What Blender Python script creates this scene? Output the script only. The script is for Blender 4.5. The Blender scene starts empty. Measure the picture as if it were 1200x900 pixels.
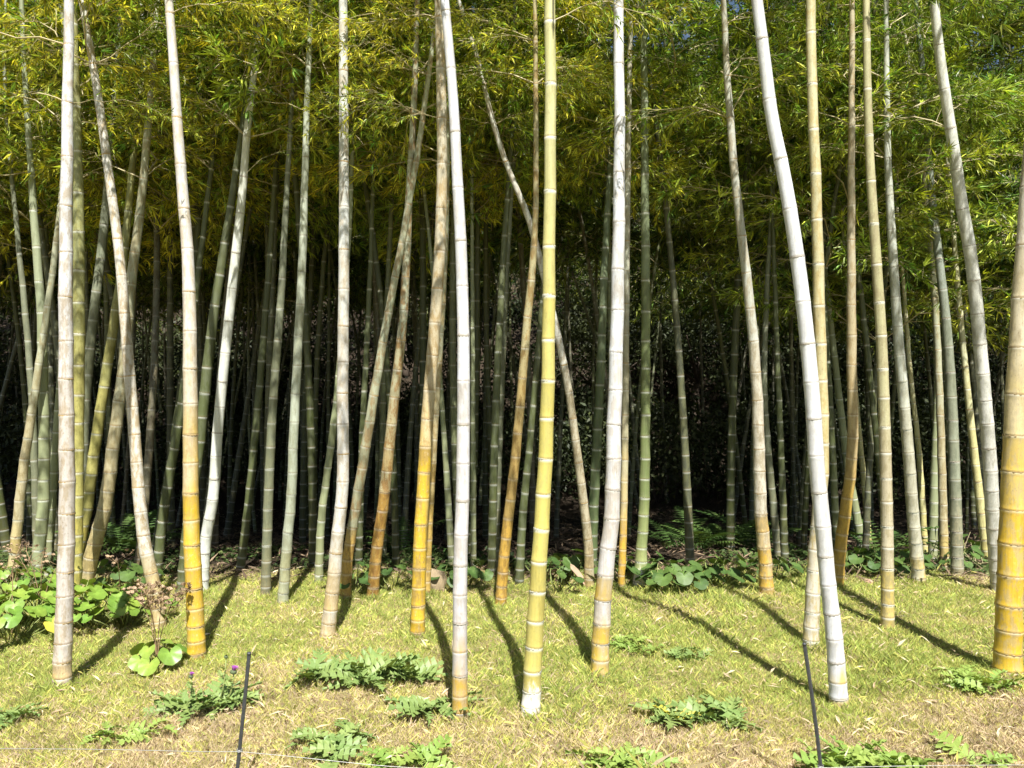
import bpy, math, random
import numpy as np
from mathutils import Vector, Matrix, Quaternion

# ------------------------------------------------------------------ camera, sky, sun, exposure
S = bpy.context.scene
COL = S.collection
CAM_H = 1.6
FPX = 906.0                      # focal length in pixels of the 1200 px wide photograph
cam_d = bpy.data.cameras.new('camera')
cam_d.sensor_width = 36.0
cam_d.lens = 36.0 * FPX / 1200.0
cam_d.clip_end = 500.0
cam = bpy.data.objects.new('camera', cam_d)
cam.location = (0, 0, CAM_H)
cam.rotation_euler = (math.radians(90), 0, 0)
COL.objects.link(cam)
S.camera = cam

SUN_EL = math.radians(56)
az = (-0.184, 0.983)             # direction in which shadows fall
world = bpy.data.worlds.new('World'); S.world = world; world.use_nodes = True
wn = world.node_tree
sky = wn.nodes.new('ShaderNodeTexSky'); sky.sky_type = 'NISHITA'; sky.sun_disc = False
sky.sun_elevation = SUN_EL
sky.sun_rotation = math.atan2(-az[0], -az[1])
wn.links.new(sky.outputs[0], wn.nodes['Background'].inputs[0])
wn.nodes['Background'].inputs[1].default_value = 0.05
sun_d = bpy.data.lights.new('sun', 'SUN'); sun_d.energy = 5.0; sun_d.angle = math.radians(0.5)
sun_d.color = (1.0, 0.97, 0.91)
sun = bpy.data.objects.new('sun', sun_d); COL.objects.link(sun)
dirv = Vector((az[0]*math.cos(SUN_EL), az[1]*math.cos(SUN_EL), -math.sin(SUN_EL)))
sun.rotation_euler = dirv.to_track_quat('-Z', 'Y').to_euler()
sun.location = -dirv * 30
S.view_settings.view_transform = 'Standard'
S.view_settings.look = 'None'
S.view_settings.gamma = 1.0
S.view_settings.use_curve_mapping = False
S.view_settings.exposure = 1.12
S.cycles.max_bounces = 5; S.cycles.diffuse_bounces = 2; S.cycles.glossy_bounces = 1; S.cycles.transmission_bounces = 2
S.cycles.use_adaptive_sampling = True; S.cycles.adaptive_threshold = 0.03

R = random.Random(7)
NR = np.random.default_rng(7)

# ------------------------------------------------------------------ helpers
def sstep(a, b, v):
    t = np.clip((v - a) / (b - a), 0, 1)
    return t*t*(3 - 2*t)

def ground_z(x, y):
    x = np.asarray(x, float); y = np.asarray(y, float)
    z = -0.85 * sstep(6.1, 14.0, y)
    z = z + np.minimum(0.62*np.maximum(0, y - 19 + 0.08*x), 22) * sstep(18, 23, y)
    bump = 0.018*np.sin(1.7*x + 0.6*y) + 0.014*np.sin(2.9*y - 1.1*x + 1.0) + 0.010*np.sin(5.1*x + 3.3*y)
    return z + bump

def gz(x, y): return float(ground_z(x, y))

def pix(x, y, d):
    return Vector(((x-600)/FPX*d, d, CAM_H + (450-y)/FPX*d))

def base_depth(px, py):
    d = 2.0
    while d < 18:
        p = pix(px, py, d)
        if p.z <= gz(p.x, p.y): return d
        d += 0.01
    return d

def vnoise(x, y, s, seed):
    """smooth value noise, numpy"""
    g = np.random.default_rng(seed).random((64, 64))
    u = (np.asarray(x)*s) % 64; v = (np.asarray(y)*s) % 64
    i = np.floor(u).astype(int); j = np.floor(v).astype(int)
    fu = u-i; fv = v-j
    fu = fu*fu*(3-2*fu); fv = fv*fv*(3-2*fv)
    i1 = (i+1) % 64; j1 = (j+1) % 64; i %= 64; j %= 64
    return (g[i, j]*(1-fu)+g[i1, j]*fu)*(1-fv) + (g[i, j1]*(1-fu)+g[i1, j1]*fu)*fv

def mesh_np(name, V, F, mats=(), smooth=False, attrs=None, mat_idx=None):
    """V (n,3), F (m,k) with constant k"""
    V = np.asarray(V, np.float32); F = np.asarray(F, np.int32)
    me = bpy.data.meshes.new(name)
    m, k = F.shape
    me.vertices.add(len(V)); me.vertices.foreach_set('co', V.ravel())
    me.loops.add(m*k); me.loops.foreach_set('vertex_index', F.ravel())
    me.polygons.add(m)
    me.polygons.foreach_set('loop_start', np.arange(0, m*k, k, dtype=np.int32))
    if mat_idx is not None:
        me.polygons.foreach_set('material_index', np.asarray(mat_idx, np.int32))
    for mt in mats: me.materials.append(mt)
    me.update(calc_edges=True)
    if smooth: me.polygons.foreach_set('use_smooth', np.ones(m, bool))
    else: me.polygons.foreach_set('use_smooth', np.zeros(m, bool))
    if attrs:
        for an, (ty, data) in attrs.items():
            a = me.attributes.new(an, ty, 'POINT')
            a.data.foreach_set('color' if ty == 'FLOAT_COLOR' else 'value', np.asarray(data, np.float32).ravel())
    me.validate()
    return me

def obj(name, me, parent=None, matrix=None):
    o = bpy.data.objects.new(name, me); COL.objects.link(o)
    if parent is not None: o.parent = parent
    if matrix is not None: o.matrix_basis = matrix
    return o

def tag(o, label=None, cat=None, group=None, kind=None):
    if label: o['label'] = label
    if cat: o['category'] = cat
    if group: o['group'] = group
    if kind: o['kind'] = kind
    return o

def thing(name, label, cat, loc, group=None):
    o = bpy.data.objects.new(name, None); COL.objects.link(o)
    o.empty_display_size = 0.1
    o.location = loc
    return tag(o, label, cat, group)

def tube(points, radii, sides=6, cap=True):
    """returns V,F(tri) of a tube through points"""
    P = np.asarray(points, float); n = len(P)
    T = np.gradient(P, axis=0); T /= np.linalg.norm(T, axis=1)[:, None] + 1e-9
    ref = np.array([0, 0, 1.0]) if abs(T[0][2]) < 0.8 else np.array([1.0, 0, 0])
    V = []
    ang = np.arange(sides)*2*np.pi/sides
    for i in range(n):
        a = np.cross(T[i], ref); a /= np.linalg.norm(a)+1e-9
        b = np.cross(T[i], a)
        V.append(P[i] + radii[i]*(np.cos(ang)[:, None]*a + np.sin(ang)[:, None]*b))
    V = np.concatenate(V)
    F = []
    for i in range(n-1):
        for s in range(sides):
            s2 = (s+1) % sides
            a, b, c, d = i*sides+s, i*sides+s2, (i+1)*sides+s2, (i+1)*sides+s
            F += [(a, b, c), (a, c, d)]
    if cap:
        for i, fl in ((0, 1), (n-1, 0)):
            for s in range(1, sides-1):
                t = (i*sides, i*sides+s, i*sides+s+1)
                F.append(t[::-1] if fl else t)
    return V, np.array(F)

class MB:
    def __init__(s): s.V = []; s.F = []; s.M = []; s.C = []; s.n = 0
    def add(s, V, F, mat=0, col=(1, 1, 1)):
        V = np.asarray(V, float); F = np.asarray(F, int)
        s.V.append(V); s.F.append(F + s.n); s.M.append(np.full(len(F), mat)); s.n += len(V)
        c = np.ones((len(V), 4)); c[:, :3] = col; s.C.append(c)
    def mesh(s, name, mats, smooth=False):
        return mesh_np(name, np.concatenate(s.V), np.concatenate(s.F), mats, smooth,
                       {'tint': ('FLOAT_COLOR', np.concatenate(s.C))}, np.concatenate(s.M))

# ------------------------------------------------------------------ materials
def new_mat(name):
    m = bpy.data.materials.new(name); m.use_nodes = True
    nt = m.node_tree
    for n in list(nt.nodes): nt.nodes.remove(n)
    out = nt.nodes.new('ShaderNodeOutputMaterial')
    return m, nt, out

def N(nt, ty, **kw):
    n = nt.nodes.new(ty)
    for k, v in kw.items():
        if k == 'inp':
            for kk, vv in v.items(): n.inputs[kk].default_value = vv
        else: setattr(n, k, v)
    return n

def mixc(nt, fac, a, b, mode='MIX'):
    n = nt.nodes.new('ShaderNodeMix'); n.data_type = 'RGBA'; n.blend_type = mode
    for sock, v in ((n.inputs[0], fac), (n.inputs[6], a), (n.inputs[7], b)):
        if isinstance(v, (int, float)): sock.default_value = v
        elif isinstance(v, tuple): sock.default_value = (*v, 1) if len(v) == 3 else v
        else: nt.links.new(v, sock)
    return n.outputs[2]

def math_n(nt, op, a, b=0.0, c=0.0, clamp=False):
    n = nt.nodes.new('ShaderNodeMath'); n.operation = op; n.use_clamp = clamp
    for sock, v in zip(n.inputs, (a, b, c)):
        if isinstance(v, (int, float)): sock.default_value = v
        else: nt.links.new(v, sock)
    return n.outputs[0]

def ramp01(nt, v, lo, hi):
    n = nt.nodes.new('ShaderNodeMapRange'); n.interpolation_type = 'SMOOTHSTEP'
    nt.links.new(v, n.inputs[0]); n.inputs[1].default_value = lo; n.inputs[2].default_value = hi
    return n.outputs[0]

def noise(nt, vec, scale, detail=3.0, rough=0.55):
    n = nt.nodes.new('ShaderNodeTexNoise'); n.inputs['Scale'].default_value = scale
    n.inputs['Detail'].default_value = detail; n.inputs['Roughness'].default_value = rough
    nt.links.new(vec, n.inputs['Vector'])
    return n.outputs['Fac']

def mapping(nt, vec, sc):
    n = nt.nodes.new('ShaderNodeMapping'); n.inputs['Scale'].default_value = sc
    nt.links.new(vec, n.inputs['Vector']); return n.outputs[0]

def culm_mat(name, low, mid, up, t1, t2, mott=0.35, mcol=(0.42, 0.33, 0.2), bloom=0.25, soft=0.35, basec=None):
    mcol = tuple(v*0.78 for v in mcol)
    m, nt, out = new_mat(name)
    tc = N(nt, 'ShaderNodeTexCoord'); oi = N(nt, 'ShaderNodeObjectInfo')
    off = nt.nodes.new('ShaderNodeVectorMath'); off.operation = 'ADD'
    rnd = math_n(nt, 'MULTIPLY', oi.outputs['Random'], 37.0)
    cmb = N(nt, 'ShaderNodeCombineXYZ'); 
    for i in range(3): nt.links.new(rnd, cmb.inputs[i])
    nt.links.new(tc.outputs['Object'], off.inputs[0]); nt.links.new(cmb.outputs[0], off.inputs[1])
    P = off.outputs[0]
    h = N(nt, 'ShaderNodeAttribute', attribute_name='hgt').outputs['Fac']
    nbl = N(nt, 'ShaderNodeAttribute', attribute_name='under').outputs['Fac']
    nab = N(nt, 'ShaderNodeAttribute', attribute_name='over').outputs['Fac']
    big = noise(nt, mapping(nt, P, (9, 9, 2.2)), 1.0, 3.0)
    seg = N(nt, 'ShaderNodeAttribute', attribute_name='seg').outputs['Fac']
    h2 = math_n(nt, 'ADD', h, math_n(nt, 'MULTIPLY', math_n(nt, 'SUBTRACT', seg, 0.5), 0.45))
    hh = math_n(nt, 'ADD', h2, math_n(nt, 'MULTIPLY', math_n(nt, 'SUBTRACT', big, 0.5), 0.9))
    c = mixc(nt, ramp01(nt, hh, t1-soft, t1+soft), low, mid)
    c = mixc(nt, ramp01(nt, hh, t2-0.6, t2+0.6), c, up)
    # blotches, streaks, specks
    bl = noise(nt, mapping(nt, P, (28, 28, 11)), 1.0, 5.0, 0.65)
    c = mixc(nt, math_n(nt, 'MULTIPLY', ramp01(nt, bl, 0.45, 0.60), min(0.9, mott*1.5)), c, mcol)
    gr = noise(nt, mapping(nt, P, (60, 60, 40)), 1.0, 4.0, 0.7)
    c = mixc(nt, math_n(nt, 'MULTIPLY', ramp01(nt, gr, 0.56, 0.68), mott*0.8), c, tuple(min(0.75, v*1.25+0.05) for v in mid))
    lc = noise(nt, mapping(nt, P, (120, 120, 70)), 1.0, 3.0, 0.6)
    c = mixc(nt, math_n(nt, 'MULTIPLY', ramp01(nt, lc, 0.57, 0.70), min(0.6, mott*1.1)), c, tuple(v*0.55 for v in mcol))
    st = noise(nt, mapping(nt, P, (160, 160, 3.0)), 1.0, 2.0)
    c = mixc(nt, 1.0, c, mixc(nt, st, (0.72, 0.71, 0.68), (1.08, 1.08, 1.08)), 'MULTIPLY')
    c = mixc(nt, 1.0, c, mixc(nt, seg, (0.90, 0.90, 0.89), (1.06, 1.07, 1.10)), 'MULTIPLY')
    dirt = noise(nt, mapping(nt, P, (14, 14, 5)), 1.0, 6.0, 0.72)
    c = mixc(nt, math_n(nt, 'MULTIPLY', ramp01(nt, dirt, 0.52, 0.64), 0.42), c, mixc(nt, 1.0, c, (0.62, 0.58, 0.50), 'MULTIPLY'))
    if basec:
        c = mixc(nt, ramp01(nt, math_n(nt, 'ADD', h, math_n(nt, 'MULTIPLY', math_n(nt, 'SUBTRACT', bl, 0.5), 0.35)), 0.20, 0.12), c, basec)
    # earth splashed on the foot of the culm
    dk = ramp01(nt, math_n(nt, 'ADD', h, math_n(nt, 'MULTIPLY', math_n(nt, 'SUBTRACT', gr, 0.5), 0.12)), 0.085, 0.03)
    c = mixc(nt, math_n(nt, 'MULTIPLY', dk, 0.55), c, (0.13, 0.09, 0.05))
    # waxy bloom under the node, dark scar above
    wb = ramp01(nt, nbl, 0.020, 0.004)
    c = mixc(nt, math_n(nt, 'MULTIPLY', wb, bloom), c, (0.74, 0.75, 0.70))
    sc_ = ramp01(nt, nab, 0.016, 0.004)
    c = mixc(nt, math_n(nt, 'MULTIPLY', sc_, 0.35), c, (0.22, 0.15, 0.08))
    b = N(nt, 'ShaderNodeBsdfPrincipled')
    nt.links.new(c, b.inputs['Base Color'])
    rr = nt.nodes.new('ShaderNodeMapRange'); nt.links.new(bl, rr.inputs[0]); rr.inputs[3].default_value = 0.32; rr.inputs[4].default_value = 0.62
    nt.links.new(rr.outputs[0], b.inputs['Roughness'])
    b.inputs['Specular IOR Level'].default_value = 0.4
    bp = N(nt, 'ShaderNodeBump'); bp.inputs['Strength'].default_value = 0.12; bp.inputs['Distance'].default_value = 0.004
    nt.links.new(gr, bp.inputs['Height']); nt.links.new(bp.outputs[0], b.inputs['Normal'])
    nt.links.new(b.outputs[0], out.inputs[0])
    return m

def plain_mat(name, col, rough=0.6, var=0.25, scale=30.0, metallic=0.0, spec=0.4):
    m, nt, out = new_mat(name)
    tc = N(nt, 'ShaderNodeTexCoord')
    n1 = noise(nt, tc.outputs['Object'], scale, 4.0)
    c = mixc(nt, n1, tuple(v*(1-var) for v in col), tuple(min(1, v*(1+var)) for v in col))
    b = N(nt, 'ShaderNodeBsdfPrincipled'); nt.links.new(c, b.inputs['Base Color'])
    b.inputs['Roughness'].default_value = rough; b.inputs['Metallic'].default_value = metallic
    b.inputs['Specular IOR Level'].default_value = spec
    bp = N(nt, 'ShaderNodeBump'); bp.inputs['Strength'].default_value = 0.3; bp.inputs['Distance'].default_value = 0.01
    nt.links.new(n1, bp.inputs['Height']); nt.links.new(bp.outputs[0], b.inputs['Normal'])
    nt.links.new(b.outputs[0], out.inputs[0])
    return m

def leaf_mat(name, colA, colB, trans=0.35, rough=0.5, tint=True, nscale=None, tcol=None, spec=0.4):
    """leaf: colour between colA and colB by object random, times the per-leaf tint; some light passes through"""
    m, nt, out = new_mat(name)
    oi = N(nt, 'ShaderNodeObjectInfo')
    c = mixc(nt, oi.outputs['Random'], colA, colB)
    if tint:
        a = N(nt, 'ShaderNodeAttribute', attribute_name='tint')
        c = mixc(nt, 1.0, c, a.outputs['Color'], 'MULTIPLY')
    if nscale:
        tc = N(nt, 'ShaderNodeTexCoord')
        n1 = noise(nt, tc.outputs['Object'], nscale, 3.0)
        c = mixc(nt, 1.0, c, mixc(nt, n1, (0.65, 0.68, 0.6), (1.25, 1.25, 1.1)), 'MULTIPLY')
    b = N(nt, 'ShaderNodeBsdfPrincipled'); nt.links.new(c, b.inputs['Base Color'])
    b.inputs['Roughness'].default_value = rough; b.inputs['Specular IOR Level'].default_value = spec
    t = N(nt, 'ShaderNodeBsdfTranslucent')
    tcx = mixc(nt, 1.0, c, tcol or (1.3, 1.2, 0.5), 'MULTIPLY')
    nt.links.new(tcx, t.inputs['Color'])
    mx = N(nt, 'ShaderNodeMixShader'); mx.inputs[0].default_value = trans
    nt.links.new(b.outputs[0], mx.inputs[1]); nt.links.new(t.outputs[0], mx.inputs[2])
    nt.links.new(mx.outputs[0], out.inputs[0])
    return m

M_bleaf = leaf_mat('bamboo_leaf', (0.19, 0.27, 0.04), (0.35, 0.38, 0.05), 0.33, 0.42, tcol=(1.0, 1.15, 0.5))
M_bleaf_yel = leaf_mat('bamboo_leaf_yellowing', (0.38, 0.42, 0.055), (0.54, 0.50, 0.06), 0.36, 0.42, tcol=(1.0, 1.1, 0.5))
M_bleaf_shaded = leaf_mat('bamboo_leaf_shaded', (0.09, 0.14, 0.03), (0.17, 0.19, 0.03), 0.32, 0.42, tcol=(1.0, 1.15, 0.5))  # darker copy of the bamboo leaf, shade of the deep grove in its colour
M_twig = plain_mat('twig', (0.42, 0.36, 0.20), 0.6, 0.2)
M_tleaf = leaf_mat('evergreen_leaf', (0.028, 0.042, 0.013), (0.05, 0.062, 0.019), 0.25, 0.6)
M_bark = plain_mat('bark', (0.10, 0.075, 0.055), 0.9, 0.4, 14)
M_round = leaf_mat('round_leaf', (0.13, 0.24, 0.04), (0.24, 0.33, 0.06), 0.22, 0.38, True, 9.0, None, 0.5)
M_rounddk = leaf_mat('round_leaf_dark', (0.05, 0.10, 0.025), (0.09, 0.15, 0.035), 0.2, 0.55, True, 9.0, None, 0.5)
M_thistle = leaf_mat('thistle_leaf', (0.17, 0.26, 0.085), (0.25, 0.32, 0.11), 0.2, 0.5, True, 20.0)
M_weed = leaf_mat('weed_leaf', (0.20, 0.31, 0.07), (0.30, 0.38, 0.10), 0.25, 0.5, True, 20.0)
M_fern = leaf_mat('fern_leaf', (0.06, 0.12, 0.03), (0.10, 0.16, 0.035), 0.25, 0.5, True)
M_stem = plain_mat('plant_stem', (0.22, 0.26, 0.08), 0.6, 0.2)
M_dry = plain_mat('dry_stem', (0.28, 0.19, 0.10), 0.8, 0.3)
M_seed = plain_mat('seed_fluff', (0.42, 0.30, 0.19), 0.95, 0.3, 60)
M_purple = plain_mat('thistle_purple', (0.46, 0.12, 0.50), 0.7, 0.2)
M_stake = plain_mat('stake_metal', (0.07, 0.075, 0.08), 0.45, 0.35, 40, 0.4)
M_wire = plain_mat('wire_metal', (0.42, 0.42, 0.40), 0.45, 0.2, 40, 0.6)
M_rock = plain_mat('tan_rock', (0.30, 0.23, 0.14), 0.9, 0.45, 18)
M_rock2 = plain_mat('red_rock', (0.34, 0.22, 0.15), 0.9, 0.4, 18)
M_sheath = plain_mat('culm_sheath', (0.40, 0.29, 0.20), 0.7, 0.3, 25)
M_ring_tan = plain_mat('ring_tan', (0.40, 0.29, 0.14), 0.6, 0.35, 60)
M_ring_grey = plain_mat('ring_grey', (0.36, 0.33, 0.27), 0.6, 0.35, 60)
M_ring_white = plain_mat('ring_white', (0.54, 0.53, 0.43), 0.7, 0.12, 60)
M_ring_green = plain_mat('ring_green', (0.30, 0.32, 0.25), 0.6, 0.25, 60)
M_crack = plain_mat('crack_dark', (0.02, 0.018, 0.012), 0.9, 0.2)

def ground_mat():
    m, nt, out = new_mat('ground_soil')
    tc = N(nt, 'ShaderNodeTexCoord'); P = tc.outputs['Object']
    n1 = noise(nt, P, 1.3, 5.0); n2 = noise(nt, P, 55, 4.0, 0.7); n3 = noise(nt, P, 9, 4.0)
    sep = N(nt, 'ShaderNodeSeparateXYZ'); nt.links.new(P, sep.inputs[0])
    lawn = mixc(nt, ramp01(nt, n3, 0.4, 0.62), (0.38, 0.30, 0.16), (0.34, 0.33, 0.10))
    lawn = mixc(nt, ramp01(nt, n2, 0.35, 0.7), mixc(nt, 1.0, lawn, (0.55, 0.52, 0.5), 'MULTIPLY'), lawn)
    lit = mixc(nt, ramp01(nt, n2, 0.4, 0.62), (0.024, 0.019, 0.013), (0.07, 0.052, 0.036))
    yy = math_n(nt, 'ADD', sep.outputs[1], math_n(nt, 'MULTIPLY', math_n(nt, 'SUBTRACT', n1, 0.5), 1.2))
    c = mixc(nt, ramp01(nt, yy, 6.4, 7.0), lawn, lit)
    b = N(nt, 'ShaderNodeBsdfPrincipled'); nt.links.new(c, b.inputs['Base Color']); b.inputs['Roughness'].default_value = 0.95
    b.inputs['Specular IOR Level'].default_value = 0.1
    bp = N(nt, 'ShaderNodeBump'); bp.inputs['Strength'].default_value = 0.7; bp.inputs['Distance'].default_value = 0.03
    nt.links.new(n2, bp.inputs['Height']); nt.links.new(bp.outputs[0], b.inputs['Normal'])
    nt.links.new(b.outputs[0], out.inputs[0])
    return m

def tint_mat(name, trans=0.25, rough=0.6):
    m, nt, out = new_mat(name)
    a = N(nt, 'ShaderNodeAttribute', attribute_name='tint')
    b = N(nt, 'ShaderNodeBsdfPrincipled'); nt.links.new(a.outputs['Color'], b.inputs['Base Color'])
    b.inputs['Roughness'].default_value = rough; b.inputs['Specular IOR Level'].default_value = 0.25
    t = N(nt, 'ShaderNodeBsdfTranslucent'); nt.links.new(a.outputs['Color'], t.inputs['Color'])
    mx = N(nt, 'ShaderNodeMixShader'); mx.inputs[0].default_value = trans
    nt.links.new(b.outputs[0], mx.inputs[1]); nt.links.new(t.outputs[0], mx.inputs[2])
    nt.links.new(mx.outputs[0], out.inputs[0])
    return m
M_grass = tint_mat('grass_blade', 0.3, 0.6)
M_litter = tint_mat('dry_leaf', 0.15, 0.7)

# ------------------------------------------------------------------ ground, one sheet to the horizon
def build_ground():
    xs = np.concatenate([np.linspace(-120, -14, 22), np.linspace(-13.5, 13.5, 110), np.linspace(14, 120, 22)])
    ys = np.concatenate([np.linspace(-60, 0, 12), np.linspace(0.4, 9, 70), np.linspace(9.4, 40, 60), np.linspace(43, 160, 20)])
    X, Y = np.meshgrid(xs, ys); Z = ground_z(X, Y)
    V = np.stack([X, Y, Z], -1).reshape(-1, 3)
    nx, ny = len(xs), len(ys)
    i = np.arange(ny-1)[:, None]*nx + np.arange(nx-1)[None]
    F = np.stack([i, i+1, i+nx+1, i+nx], -1).reshape(-1, 4)
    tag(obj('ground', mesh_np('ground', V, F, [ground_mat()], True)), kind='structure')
build_ground()

# ------------------------------------------------------------------ bamboo culms
RING = {}
def ring_mesh(mat):
    if mat.name in RING: return RING[mat.name]
    sides = 12; ang = np.arange(sides)*2*np.pi/sides
    prof = [(0.96, -0.12), (1.05, -0.05), (1.005, 0.0), (1.06, 0.05), (0.97, 0.13)]
    V = np.concatenate([np.stack([r*np.cos(ang), r*np.sin(ang), np.full(sides, z)], -1) for r, z in prof])
    F = []
    for k in range(len(prof)-1):
        for s in range(sides):
            s2 = (s+1) % sides
            F.append((k*sides+s, k*sides+s2, (k+1)*sides+s2, (k+1)*sides+s))
    me = mesh_np('node_ring', V, np.array(F), [mat], True)
    RING[mat.name] = me
    return me

def catmull(pts, n):
    P = np.asarray(pts, float)
    seg = np.linalg.norm(np.diff(P, axis=0), axis=1); u = np.concatenate([[0], np.cumsum(seg)])
    t = np.linspace(0, u[-1], n)
    # monotone-ish cubic per coordinate with finite-difference tangents
    m = np.gradient(P, u, axis=0)
    k = np.clip(np.searchsorted(u, t, side='right')-1, 0, len(u)-2)
    hh = (u[k+1]-u[k])[:, None]; s = ((t-u[k])/(u[k+1]-u[k]))[:, None]
    return ((2*s**3-3*s**2+1)*P[k] + (s**3-2*s**2+s)*hh*m[k] + (-2*s**3+3*s**2)*P[k+1] + (s**3-s**2)*hh*m[k+1]), t

def culm_geometry(axis, rad, sp0=0.105, sps=0.062, spmax=0.30, sides=14, rnd=None, detail=True):
    """axis: dense (n,3) points from the base, rad: radius at each. Returns V,F,hgt,nd and the list of nodes"""
    rnd = rnd or R
    seg = np.linalg.norm(np.diff(axis, axis=0), axis=1); u = np.concatenate([[0], np.cumsum(seg)])
    Ltot = u[-1]
    nodes = []; s = 0.03 + rnd.random()*0.06
    while s < Ltot-0.05:
        nodes.append(s); s += min(spmax, sp0 + sps*s)*(0.62+0.38*min(1.0, s/0.3))*(0.92+0.16*rnd.random())
    loops = [(0.0, -0.05, 1.0)]
    for i, nnode in enumerate(nodes):
        rr = np.interp(nnode, u, rad)
        if detail:
            loops += [(nnode-0.034, -0.034, 0.985), (nnode-0.009, -0.009, 1.01), (nnode-0.003, -0.003, 1.035), (nnode, 0.0, 1.0), (nnode+0.004, 0.004, 1.045), (nnode+0.012, 0.012, 1.005), (nnode+0.035, 0.035, 0.985)]
        else:
            loops += [(nnode-0.03, -0.03, 0.98), (nnode-0.002, -0.002, 1.05), (nnode+0.004, 0.004, 1.05), (nnode+0.03, 0.03, 0.98)]
        nxt = nodes[i+1] if i+1 < len(nodes) else Ltot
        loops.append(((nnode+nxt)/2, 0.06, 0.985))
    loops.append((Ltot, 0.1, 0.6))
    loops = [l for l in loops if 0 <= l[0] <= Ltot]; loops.sort(key=lambda l: l[0])
    sl = np.array([l[0] for l in loops])
    P = np.stack([np.interp(sl, u, axis[:, k]) for k in range(3)], -1)
    # slight zigzag from node to node
    zz = np.interp(sl, [0]+nodes+[Ltot], [0]+[(1 if i % 2 else -1)*0.0018 for i in range(len(nodes))]+[0])
    za = rnd.random()*6.28
    P[:, 0] += zz*math.cos(za); P[:, 1] += zz*math.sin(za)
    rr = np.interp(sl, u, rad)*np.array([l[2] for l in loops])
    T = np.stack([np.interp(sl, u, np.gradient(axis[:, k], u)) for k in range(3)], -1)
    T /= np.linalg.norm(T, axis=1)[:, None]
    A = np.cross(T, np.array([0, 1.0, 0.0])); A /= np.linalg.norm(A, axis=1)[:, None]
    B = np.cross(T, A)
    ang = np.arange(sides)*2*np.pi/sides
    V = (P[:, None, :] + rr[:, None, None]*(np.cos(ang)[None, :, None]*A[:, None, :] + np.sin(ang)[None, :, None]*B[:, None, :])).reshape(-1, 3)
    n = len(sl)
    i = np.arange(n-1)[:, None]*sides + np.arange(sides)[None]
    j = np.arange(n-1)[:, None]*sides + (np.arange(sides)[None]+1) % sides
    F = np.stack([i, i+sides, j+sides, j], -1).reshape(-1, 4)
    segv = np.array([rnd.random() for _ in range(len(nodes)+2)])
    seg_l = segv[np.searchsorted(np.array(nodes), sl, side='right')]
    hgt = np.repeat(sl, sides); sg = np.repeat(seg_l, sides); nd = np.repeat(np.array([l[1] for l in loops]), sides)
    nodeinfo = []
    for q in nodes:
        nodeinfo.append((np.array([np.interp(q, u, axis[:, k]) for k in range(3)]),
                         np.array([np.interp(q, u, np.gradient(axis[:, k], u)) for k in range(3)]), float(np.interp(q, u, rad)), q))
    return V, F, (hgt, sg), nd, nodeinfo

# ---- leafy branches (twigs with lance-shaped leaves), shared meshes
def leaf_tris(p, d, up, L, W):
    d = d/ (np.linalg.norm(d)+1e-9)
    s = np.cross(d, up); s /= np.linalg.norm(s)+1e-9
    nrm = np.cross(s, d)
    b = p; mid = p + d*L*0.38
    return [b, mid + s*W*0.5 + nrm*W*0.16, p + d*L - nrm*L*0.10, mid - s*W*0.5 + nrm*W*0.16]

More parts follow.
